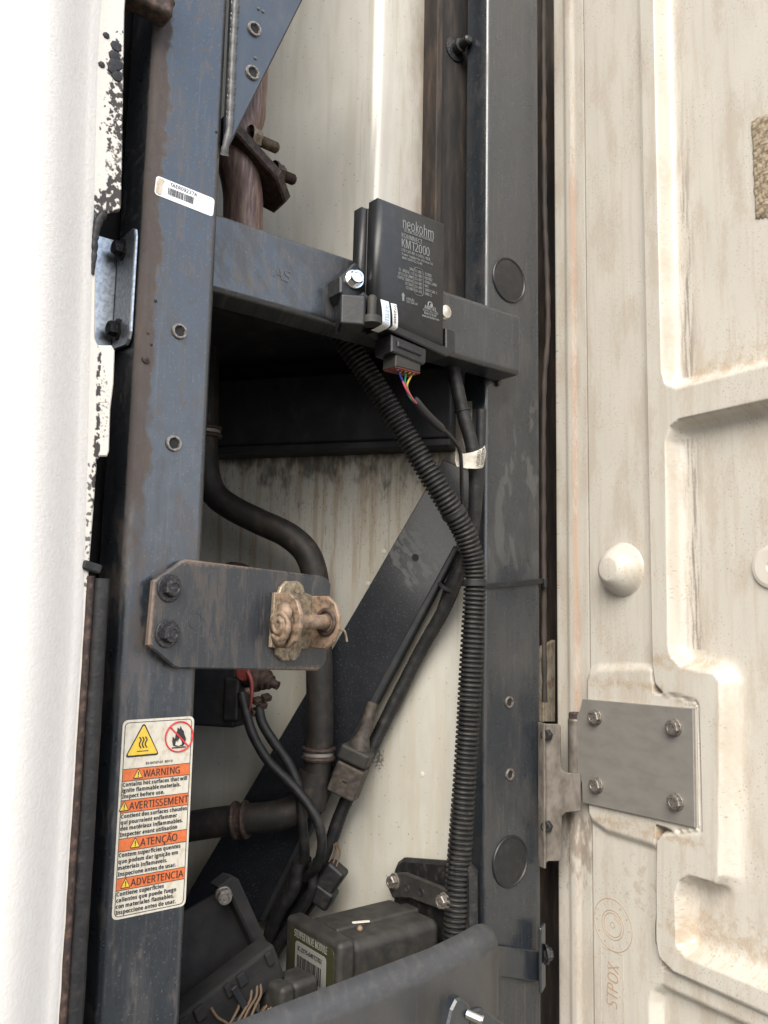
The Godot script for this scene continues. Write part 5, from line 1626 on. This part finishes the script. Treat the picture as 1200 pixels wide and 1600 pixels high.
func pipes() -> void:
	# S-bend pipe in front of the liner
	var pp := thing("bent_pipe", "thick dark rusty pipe bending down in front of the liner behind the latch plate", "pipe", Vector3(0.5385, 1.3915, -0.1916))
	var r := 0.0155
	var g := Geo.new()
	pipe(g, [Vector3(0.4273, 1.9772, -0.3141), Vector3(0.4323, 1.8863, -0.3076), Vector3(0.434, 1.8137, -0.3054), Vector3(0.4357, 1.774, -0.3031), Vector3(0.4433, 1.7424, -0.2946), Vector3(0.459, 1.7244, -0.2771), Vector3(0.482, 1.7073, -0.2499), Vector3(0.5035, 1.6917, -0.2214), Vector3(0.5195, 1.6715, -0.2035), Vector3(0.5278, 1.6434, -0.1957), Vector3(0.5311, 1.6065, -0.1947), Vector3(0.5356, 1.5336, -0.1921), Vector3(0.5382, 1.4548, -0.1919), Vector3(0.5359, 1.4051, -0.195), Vector3(0.534, 1.3825, -0.1975)], r, 0.005, 24)
	part("riser", g, M.pipe, pp)
	for e in [[Vector3(0.5378, 1.449, -0.1924), Vector3(0.5377, 1.4335, -0.1926)], [Vector3(0.4342, 1.8233, -0.3051), Vector3(0.4347, 1.8057, -0.3043)]]:
		g = Geo.new()
		var dd: Vector3 = (e[1] - e[0])
		lathe(g, facing(e[0], dd), [[r, -0.001], [r + 0.0035, -0.0005], [r + 0.0042, 0.0015], [r + 0.0035, 0.0035], [r + 0.0015, 0.0042], [r + 0.0015, 0.0085], [r + 0.0035, 0.0092], [r + 0.0042, 0.0115], [r + 0.0035, 0.0135], [r, 0.0142]], 28)
		var cl := part("clamp_ring", g, M.rust_dark, pp)
		g = Geo.new()
		lathe(g, facing(e[0] + dd.normalized() * 0.0043, dd), [[r + 0.0018, 0.0], [r + 0.0021, 0.0006], [r + 0.0021, 0.0036], [r + 0.0018, 0.0042]], 28)
		part("clamp_band", g, M.stainless, cl)
	var el := thing("elbow_pipe", "rusty elbow pipe running left below the pipe clamp, with a double clamp ring", "pipe", Vector3(0.4881, 1.3671, -0.2417))
	g = Geo.new()
	pipe(g, [Vector3(0.3407, 1.3241, -0.4009), Vector3(0.3827, 1.3381, -0.3518), Vector3(0.4392, 1.3581, -0.2868), Vector3(0.4697, 1.3665, -0.2529), Vector3(0.501, 1.373, -0.2213), Vector3(0.5204, 1.3826, -0.2056), Vector3(0.5314, 1.4015, -0.1985), Vector3(0.5348, 1.4227, -0.1956)], 0.0168, 0.005, 24)
	part("tube", g, M.pipe, el)
	g = Geo.new()
	var ea := Vector3(0.4674, 1.3655, -0.256)
	var eb := Vector3(0.4854, 1.3691, -0.237)
	lathe(g, facing(ea, eb - ea), [[0.0168, 0.0], [0.0205, 0.001], [0.0212, 0.003], [0.0205, 0.005], [0.0182, 0.006], [0.0182, 0.0115], [0.0205, 0.0125], [0.0212, 0.0145], [0.0205, 0.0165], [0.0168, 0.0175]], 28)
	part("clamp_ring", g, M.rust_dark, el)
	g = Geo.new()
	lathe(g, facing(Vector3(0.4675, 1.6391, -0.2857), WALL.basis.z), [[0.021, -0.02], [0.021, 0.0], [0.019, 0.002], [0.0, 0.002]], 26)
	var rb := thing("round_boss", "rusty round boss peeking over the top edge of the latch plate", "boss", Vector3(0.4726, 1.6395, -0.2956))
	part("disc", g, M.rust_dark, rb)

	# flanged joint at top left
	var fj := thing("flanged_pipe", "rusty flanged pipe joint with two long studs at the upper left", "pipe joint", Vector3(0.3771, 2.0187, -0.12))
	g = Geo.new()
	pipe(g, [Vector3(0.3787, 1.9498, -0.12), Vector3(0.3777, 2.0049, -0.12), Vector3(0.3757, 2.0322, -0.12), Vector3(0.3695, 2.0547, -0.12), Vector3(0.3639, 2.0725, -0.125)], 0.0205, 0.005, 24)
	part("lower_pipe", g, M.copper_pipe, fj)
	g = Geo.new()
	pipe(g, [Vector3(0.3661, 2.0812, -0.13), Vector3(0.3865, 2.122, -0.135), Vector3(0.389, 2.1525, -0.135), Vector3(0.39, 2.2203, -0.135)], 0.0165, 0.005, 22)
	part("upper_pipe", g, M.copper_pipe, fj)
	g = Geo.new()
	var fx := Transform3D(Basis(Vector3(0.84, -0.54, 0), Vector3(0.0, 0.0, -1.0), Vector3(0.54, 0.84, 0)), Vector3(0.3839, 2.067, -0.12))
	prism(g, fx, [Vector2(-0.05, -0.03), Vector2(0.025, -0.03), Vector2(0.05, -0.014), Vector2(0.052, 0.014), Vector2(0.025, 0.03), Vector2(-0.05, 0.03)], 0.013, 0.002)
	part("flange", g, M.rust_dark, fj)
	for e in [[Vector3(0.3883, 2.0928, -0.115), 0.03], [Vector3(0.4182, 2.0643, -0.115), 0.022]]:
		g = Geo.new()
		var sx := facing(e[0] - Vector3(0.008, 0, 0), Vector3(1, 0.0, -0.05))
		lathe(g, sx, [[0.0098, 0.0], [0.0098, 0.0085], [0.0085, 0.01]], 6, true)
		lathe(g, sx, [[0.0115, -0.003], [0.0115, 0.0], [0.006, 0.0]], 22)
		var prf := [[0.0085, 0.0095]]
		var hh := 0.0095
		while hh < 0.0095 + e[1] - 0.008:
			prf.append([0.0052, hh]); prf.append([0.006, hh + 0.0007]); prf.append([0.0052, hh + 0.0014])
			hh += 0.0016
		prf.append([0.0046, hh + 0.001]); prf.append([0.0, hh + 0.001])
		lathe(g, sx, prf, 16)
		part("stud_nut", g, M.tan_metal if e[1] > 0.025 else M.rust_dark, fj)

func harness() -> void:
	# starter relay behind the latch plate
	var rl := thing("relay", "black starter relay under the latch plate with a red cap and rusty terminals", "relay", Vector3(0.4549, 1.5101, -0.2527))
	var g := Geo.new()
	rbox(g, Transform3D(WALL.basis, Vector3(0.4512, 1.5058, -0.3074)), Vector3(0.1, 0.075, 0.05), 0.004)
	part("housing", g, M.steel_dark, rl)
	g = Geo.new()
	rbox(g, Transform3D(WALL.basis, Vector3(0.458, 1.5018, -0.2486)), Vector3(0.02, 0.05, 0.02), 0.004)
	part("terminal_block", g, M.rubber, rl)
	g = Geo.new()
	lathe(g, facing(Vector3(0.4587, 1.5316, -0.231), WALL.basis.z), [[0.009, -0.012], [0.009, 0.0], [0.0075, 0.002], [0.0, 0.0025]], 22)
	part("red_cap", g, M.red_rubber, rl)
	g = Geo.new()
	tube(g, smooth_path([Vector3(0.4593, 1.5336, -0.2219), Vector3(0.4613, 1.5234, -0.2159), Vector3(0.4617, 1.506, -0.2153), Vector3(0.4617, 1.4931, -0.2186), Vector3(0.4597, 1.4856, -0.2246)], 0.003), func(_l, s): return 0.0028 - 0.0018 * s, 8)
	part("red_strap", g, M.red_rubber, rl)
	g = Geo.new()
	lathe(g, facing(Vector3(0.4785, 1.5269, -0.2296), WALL.basis * Vector3(1, -0.35, 0.1)), [[0.017, -0.016], [0.017, 0.004], [0.012, 0.006], [0.012, 0.011], [0.0085, 0.012], [0.0085, 0.017], [0.005, 0.018], [0.005, 0.026], [0.0, 0.026]], 10)
	part("terminal", g, M.rust_dark, rl)
	g = Geo.new()
	for p in [Vector3(0.4751, 1.5009, -0.2258), Vector3(0.4796, 1.496, -0.2232), Vector3(0.4735, 1.4888, -0.2279), Vector3(0.4837, 1.5045, -0.221)]:
		rbox(g, Transform3D(Basis(Vector3(1, 0.4, 0.2).normalized(), 0.5), p), Vector3(0.011, 0.007, 0.009), 0.0015)
	part("terminal_nut", g, M.rust_dark, rl)
	g = Geo.new()
	lathe(g, facing(Vector3(0.462, 1.512, -0.2266), WALL.basis.z), [[0.004, -0.01], [0.004, 0.0], [0.0, 0.002]], 10)
	part("copper_lug", g, M.copper_pipe, rl)

	var c1 := thing("battery_cable", "black battery cable looping down from the red relay cap, left of the pair", "cable", Vector3(0.5101, 1.3364, -0.1794), "battery cables under the relay")
	sleeve(c1, "jacket", [Vector3(0.4572, 1.5106, -0.2296), Vector3(0.4606, 1.4878, -0.2235), Vector3(0.4663, 1.464, -0.2159), Vector3(0.4796, 1.437, -0.2032), Vector3(0.4972, 1.4146, -0.1833), Vector3(0.5099, 1.3953, -0.1697), Vector3(0.519, 1.3758, -0.161), Vector3(0.5244, 1.3518, -0.1604), Vector3(0.5271, 1.3271, -0.1734), Vector3(0.5314, 1.3061, -0.201)], 0.0054, M.rubber, false)
	var c2 := thing("battery_cable", "black battery cable from the rusty relay terminal, right of the pair", "cable", Vector3(0.5152, 1.3604, -0.1892), "battery cables under the relay")
	sleeve(c2, "jacket", [Vector3(0.4762, 1.4946, -0.2244), Vector3(0.4794, 1.4766, -0.2201), Vector3(0.4883, 1.4564, -0.2083), Vector3(0.4991, 1.4376, -0.1974), Vector3(0.5075, 1.4159, -0.1895), Vector3(0.5123, 1.392, -0.1864), Vector3(0.517, 1.3607, -0.1868), Vector3(0.5243, 1.3308, -0.1938), Vector3(0.5334, 1.3037, -0.2149)], 0.0056, M.rubber, false)

	# loom along the brace
	var lo := thing("brace_loom", "black braided wire loom running down along the diagonal brace", "wire loom", Vector3(0.5916, 1.4986, -0.1542))
	sleeve(lo, "sleeve", [Vector3(0.6203, 1.8926, -0.0664), Vector3(0.6316, 1.8334, -0.0597), Vector3(0.6423, 1.7896, -0.0537), Vector3(0.6482, 1.7463, -0.0543), Vector3(0.6532, 1.6965, -0.0642), Vector3(0.6468, 1.6458, -0.0811), Vector3(0.6453, 1.6109, -0.0996), Vector3(0.636, 1.5631, -0.1286), Vector3(0.623, 1.5166, -0.1492), Vector3(0.6092, 1.4748, -0.1642), Vector3(0.5891, 1.424, -0.1776), Vector3(0.5741, 1.3762, -0.1941), Vector3(0.5643, 1.3365, -0.2039), Vector3(0.5522, 1.2931, -0.2166), Vector3(0.5342, 1.248, -0.2404), Vector3(0.521, 1.2036, -0.258)], 0.0078, M.rubber)
	sleeve(lo, "sleeve", [Vector3(0.6554, 1.8362, -0.053), Vector3(0.6582, 1.7775, -0.0576), Vector3(0.6593, 1.7191, -0.0645), Vector3(0.6602, 1.6758, -0.0798), Vector3(0.6532, 1.6465, -0.0958), Vector3(0.6494, 1.596, -0.1174), Vector3(0.6346, 1.5419, -0.1404), Vector3(0.6181, 1.4895, -0.159), Vector3(0.5944, 1.4375, -0.1805), Vector3(0.5834, 1.3929, -0.1951), Vector3(0.5734, 1.3413, -0.2084)], 0.0058, M.wire_black)
	g = Geo.new()
	lathe(g, facing(Vector3(0.6316, 1.8334, -0.0597), Vector3(0.6423, 1.7896, -0.0537) - Vector3(0.6316, 1.8334, -0.0597)), [[0.0083, 0.0], [0.009, 0.0005], [0.009, 0.002], [0.0083, 0.0025]], 18)
	part("tie_band", g, M.wire_black, lo)
	g = Geo.new()
	lathe(g, facing(Vector3(0.6429, 1.6349, -0.0929), Vector3(0.6392, 1.6129, -0.0994) - Vector3(0.6468, 1.6458, -0.0811)), [[0.0095, 0.0], [0.012, 0.001], [0.012, 0.004], [0.0095, 0.005]], 12)
	part("tie_band", g, M.wire_black, lo)

	# two plugs hanging on the loom
	var b1 := thing("dusty_connector", "brown dusty square connector hanging on the loom in front of the brace", "connector", Vector3(0.5663, 1.3989, -0.1713))
	var dx := WALL.basis * Basis(Vector3(0, 0, 1), -0.36)
	g = Geo.new()
	rbox(g, Transform3D(dx, Vector3(0.5625, 1.4153, -0.1679)), Vector3(0.034, 0.036, 0.024), 0.003)
	part("shell", g, M.brown_plastic, b1)
	g = Geo.new()
	rbox(g, Transform3D(dx, Vector3(0.5676, 1.4425, -0.1612)), Vector3(0.036, 0.018, 0.027), 0.004)
	part("collar", g, M.dusty_plastic, b1)
	g = Geo.new()
	tube(g, smooth_path([Vector3(0.5693, 1.4482, -0.1589), Vector3(0.5735, 1.4637, -0.1567), Vector3(0.5808, 1.4861, -0.1553), Vector3(0.5853, 1.5003, -0.1544)], 0.003), func(_l, s): return 0.012 - 0.0052 * ss(0.05, 0.4, s), 14)
	part("boot", g, M.brown_plastic, b1)
	g = Geo.new()
	rbox(g, Transform3D(dx, Vector3(0.5525, 1.4147, -0.161)), Vector3(0.006, 0.002, 0.001), 0.0004)
	part("slot", g, M.void_black, b1)
	var b2 := thing("loom_plug", "black crumbling plug with bare tan wires at the lower end of the loom", "connector", Vector3(0.5564, 1.3074, -0.1844))
	g = Geo.new()
	rbox(g, Transform3D(WALL.basis * Basis(Vector3(0, 0, 1), -0.6), Vector3(0.5551, 1.3058, -0.1862)), Vector3(0.024, 0.034, 0.022), 0.004)
	rbox(g, Transform3D(WALL.basis * Basis(Vector3(0, 0, 1), -0.5), Vector3(0.549, 1.2884, -0.1942)), Vector3(0.03, 0.022, 0.024), 0.004)
	part("shell", g, M.rubber, b2)
	for i in 3:
		g = Geo.new()
		pipe(g, [Vector3(0.5686, 1.342, -0.2014), Vector3(0.5617, 1.3339, -0.1857) + WALL.basis.x * 0.004 * (i - 1), Vector3(0.5532, 1.3226, -0.1804) + WALL.basis.x * 0.005 * (i - 1), Vector3(0.5509, 1.3124, -0.1817) + WALL.basis.x * 0.004 * (i - 1)], 0.0011, 0.004, 7)
		part("wire", g, M.wire_tan, b2)
	var bun := thing("wire_bundle", "tangled black cable bundle between the brace and the valve module", "cable bundle", Vector3(0.5343, 1.2625, -0.2137))
	for i in 6:
		var o := WALL.basis.x * rng.randf_range(-0.014, 0.014) + WALL.basis.z * rng.randf_range(-0.01, 0.012)
		sleeve(bun, "cable", [Vector3(0.5329, 1.3249, -0.199) + o, Vector3(0.5345, 1.2956, -0.2052) + o * 1.3, Vector3(0.5286, 1.2683, -0.2213) + o * 1.4, Vector3(0.5207, 1.2462, -0.2318) + o, Vector3(0.5098, 1.2098, -0.2462) + o * 0.6, Vector3(0.5015, 1.1671, -0.2573) + o], rng.randf_range(0.0045, 0.0085), M.rubber, i % 2 == 0)

func module() -> void:
	var md := thing("valve_module", "dusty black valve module with an olive face plate behind the lower channel", "module", Vector3(0.5, 1.2, -0.1))
	var z0 := -0.155
	var z1 := -0.057
	var zc := (z0 + z1) * 0.5
	var xa := 0.478
	var g := Geo.new()
	bar(g, Vector3(xa + 0.02, 1.175, z0 + 0.006), Vector3(0.612, 1.286, z1 - 0.006), 0.01, 4)
	part("case", g, M.dusty_plastic, md)
	g = Geo.new()
	bar(g, Vector3(xa + 0.024, 1.28, zc - 0.012), Vector3(0.61, 1.2885, zc + 0.01), 0.003, 2)
	part("top_ridge", g, M.dusty_plastic, md)
	g = Geo.new()
	bar(g, Vector3(xa, 1.166, z0), Vector3(xa + 0.02, 1.291, z1), 0.0055, 4)
	var fc := part("front_cap", g, M.dusty_plastic, md)
	var fb := Basis(Vector3(0, 0, 1), Vector3.UP, Vector3(-1, 0, 0))
	flat_plate(fc, "face_plate", Vector3(xa - 0.0004, 1.229, zc + 0.001), 0.08, 0.108, 0.006, M.olive, 0.0006, fb)
	var lt := Vector3(0.477, 1.2666, -0.1333)
	var rt := Vector3(0.477, 1.2692, -0.0777)
	var lb := Vector3(0.477, 1.2419, -0.1305)
	var cc := Vector3(xa - 0.0008, (rt.y + lb.y) * 0.5 + 0.0, (lt.z + rt.z) * 0.5)
	var lw := rt.z - lt.z
	var tl := Vector3(0.477, 1.2759, -0.1351)
	flat_plate(fc, "white_label", cc, lw, 0.034, 0.004, M.pale_grey, 0.0004, fb)
	words("STEPPER VALVE MODULE", Transform3D(fb, Vector3(xa - 0.001, tl.y, tl.z)), 0.0098, lw * 1.06, M.pale_grey, fc)
	words("IC-2375-04972702", Transform3D(fb, Vector3(xa - 0.0014, cc.y + 0.0095, cc.z - lw * 0.4)), 0.0055, lw * 0.78, M.print_black, fc)
	barcode(fc, Vector3(xa - 0.0013, cc.y - 0.0035, cc.z), lw * 0.8, 0.0165, fb, 26)
	g = Geo.new()
	lathe(g, facing(Vector3(xa - 0.0006, 1.184, zc + 0.034), Vector3(-1, 0, 0)), [[0.0045, 0.0], [0.0045, 0.0004], [0.0036, 0.0004], [0.0036, 0.0], [0.0, 0.0]], 6, true)
	part("hexagon_mark", g, M.print_grey, fc)
	g = Geo.new()
	prism(g, Transform3D(Basis(Vector3(0.93, 0, 0.36), Vector3(0.36, 0, -0.93), Vector3.UP), Vector3(0.533, 1.2892, -0.098)), rect(0.019, 0.0046, 0.0021), 0.0008, 0.0002)
	part("yellowed_sticker", g, M.tag_paper, md)
	g = Geo.new()
	blob(g, Vector3(0.5215, 1.2888, -0.084), 0.003, 1.0)
	part("tan_chip", g, M.rust, md)
	# bracket plate and cover behind
	var bk := thing("module_bracket", "brown dusty bracket plate with two bolts holding the valve module", "bracket", Vector3(0.63, 1.29, -0.1))
	g = Geo.new()
	var kb := Basis(Vector3(0, 0, 1), Vector3.UP, Vector3(-1, 0, 0))
	prism(g, Transform3D(kb, Vector3(0.612, 0, 0)), [Vector2(-0.1548, 1.293), Vector2(-0.1516, 1.3035), Vector2(-0.1391, 1.3135), Vector2(-0.1256, 1.3168), Vector2(-0.0558, 1.3173), Vector2(-0.0554, 1.2946), Vector2(-0.116, 1.2924), Vector2(-0.1475, 1.2846)], 0.006, 0.0014)
	var kp := part("plate", g, M.dusty_plastic, bk)
	for p in [Vector3(0.612, 1.3038, -0.1423), Vector3(0.612, 1.3052, -0.0586)]:
		bolt(kp, p, Vector3(-1, 0, 0), 0.0125, M.old_zinc, 1.4)
	for p in [Vector3(0.612, 1.3018, -0.1207), Vector3(0.612, 1.3041, -0.0967)]:
		g = Geo.new()
		lathe(g, facing(p, Vector3(-1, 0, 0)), [[0.0045, 0.0], [0.0042, 0.0006], [0.0034, 0.0006], [0.0032, 0.0001], [0.0, 0.0001]], 18)
		part("hole", g, M.steel_dark, kp)
	var cv := thing("black_cover", "black rounded plastic cover behind the module bracket", "cover", Vector3(0.65, 1.25, -0.09))
	g = Geo.new()
	prism(g, Transform3D(kb, Vector3(0.626, 0, 0)), [Vector2(-0.1635, 1.2243), Vector2(-0.1648, 1.3078), Vector2(-0.1591, 1.3176), Vector2(-0.1488, 1.3249), Vector2(-0.0758, 1.3386), Vector2(-0.0419, 1.3433), Vector2(-0.0332, 1.3397), Vector2(-0.0315, 1.265)], 0.012, 0.004)
	part("cover_body", g, M.rubber, cv)
	g = Geo.new()
	prism(g, Transform3D(kb, Vector3(0.634, 0, 0)), [Vector2(-0.2031, 1.3008), Vector2(-0.1666, 1.3117), Vector2(-0.1656, 1.2765), Vector2(-0.2018, 1.2625)], 0.004, 0.0008)
	part("cover_flange", g, M.rubber, cv)
	# grey plug at the module's foot
	var gp := thing("grey_plug", "grey two-part plug with copper wires at the lower left of the valve module", "connector", Vector3(0.44, 1.2, -0.06))
	g = Geo.new()
	rbox(g, Transform3D(Basis(Vector3.UP, 0.1), Vector3(0.4424, 1.2498, -0.075)), Vector3(0.03, 0.035, 0.034), 0.006, 3)
	part("plug_shell", g, M.dusty_plastic, gp)
	g = Geo.new()
	rbox(g, Transform3D(Basis(Vector3.UP, 0.1), Vector3(0.419, 1.2502, -0.07)), Vector3(0.016, 0.038, 0.036), 0.005, 3)
	part("wire_cap", g, M.dusty_plastic, gp)
	for i in 5:
		g = Geo.new()
		var o := Vector3(0.0, 0.002 * (i % 2), 0.0035 * (i - 2))
		pipe(g, [Vector3(0.4163, 1.2509, -0.07) + o, Vector3(0.4099, 1.2449, -0.07) + o, Vector3(0.4019, 1.2352, -0.07) + o * 1.3, Vector3(0.3931, 1.2174, -0.07) + o * 1.6], 0.0013, 0.004, 7)
		part("wire", g, M.wire_tan if i % 2 else M.copper_pipe, gp)

func lower_left() -> void:
	var pt := thing("pivot_plate", "dark plate with a folded arm and bolt, lower left of the bay", "plate", Vector3(0.3796, 1.2965, -0.1))
	var g := Geo.new()
	prism(g, Transform3D(Basis.IDENTITY, Vector3(0, 0, -0.115)), [Vector2(0.3352, 1.3253), Vector2(0.3818, 1.3401), Vector2(0.3931, 1.3392), Vector2(0.4361, 1.2681), Vector2(0.4236, 1.2365), Vector2(0.3592, 1.2199), Vector2(0.3345, 1.2266)], 0.005, 0.001)
	var pl := part("plate", g, M.void_black, pt)
	g = Geo.new()
	prism(g, Transform3D(Basis.IDENTITY, Vector3(0, 0, -0.1)), [Vector2(0.3719, 1.3497), Vector2(0.3846, 1.3565), Vector2(0.3926, 1.3534), Vector2(0.4206, 1.3003), Vector2(0.4267, 1.2876), Vector2(0.416, 1.2819), Vector2(0.384, 1.3402), Vector2(0.3774, 1.3437)], 0.02, 0.002)
	part("arm", g, M.void_black, pt)
	bolt(pl, Vector3(0.3768, 1.3427, -0.1), Vector3(-0.25, -0.1, 1), 0.0125, M.old_zinc, 1.2)
	var fb := thing("fuse_block", "black dusty fuse block with a row of slots in the lower left corner", "fuse block", Vector3(0.3658, 1.2666, -0.07))
	g = Geo.new()
	var bx := Transform3D(Basis(Vector3(0, 0, 1), 0.42), Vector3(0.3749, 1.2628, -0.085))
	rbox(g, bx, Vector3(0.105, 0.036, 0.026), 0.004)
	part("body", g, M.void_black, fb)
	for i in 7:
		g = Geo.new()
		rbox(g, bx * Transform3D(Basis.IDENTITY, Vector3(-0.044 + 0.0145 * i, 0.01, 0.012 + 0.002 * sin(i * 2.3))), Vector3(0.008 + 0.002 * sin(i * 1.7), 0.012, 0.006), 0.0015)
		part("fuse", g, M.void_black, fb)
	g = Geo.new()
	rbox(g, bx * Transform3D(Basis(Vector3(0, 0, 1), 0.15), Vector3(0.006, -0.006, 0.017)), Vector3(0.006, 0.036, 0.004), 0.001)
	part("strap", g, M.steel_dark, fb)
	g = Geo.new()
	rbox(g, bx * Transform3D(Basis.IDENTITY, Vector3(-0.008, -0.03, 0.002)), Vector3(0.05, 0.028, 0.026), 0.003)
	part("lower_plug", g, M.plastic, fb)
	for e in [[Vector3(0.3948, 1.2695, -0.075), Vector3(0.3924, 1.26, -0.07), Vector3(0.3825, 1.2527, -0.065), Vector3(0.3679, 1.2342, -0.065)], [Vector3(0.3998, 1.2727, -0.075), Vector3(0.3982, 1.2613, -0.07), Vector3(0.3875, 1.2535, -0.065), Vector3(0.3731, 1.2339, -0.062)], [Vector3(0.384, 1.2667, -0.075), Vector3(0.3811, 1.2575, -0.07), Vector3(0.3738, 1.2518, -0.065), Vector3(0.3618, 1.2359, -0.065)], [Vector3(0.3539, 1.2618, -0.07), Vector3(0.3594, 1.2534, -0.068), Vector3(0.3684, 1.2466, -0.066), Vector3(0.3777, 1.2355, -0.064)], [Vector3(0.4024, 1.2731, -0.075), Vector3(0.4027, 1.2618, -0.07), Vector3(0.3938, 1.2535, -0.065), Vector3(0.3795, 1.2329, -0.06)]]:
		g = Geo.new()
		pipe(g, e, 0.0013, 0.004, 7)
		part("wire", g, M.wire_tan, fb)
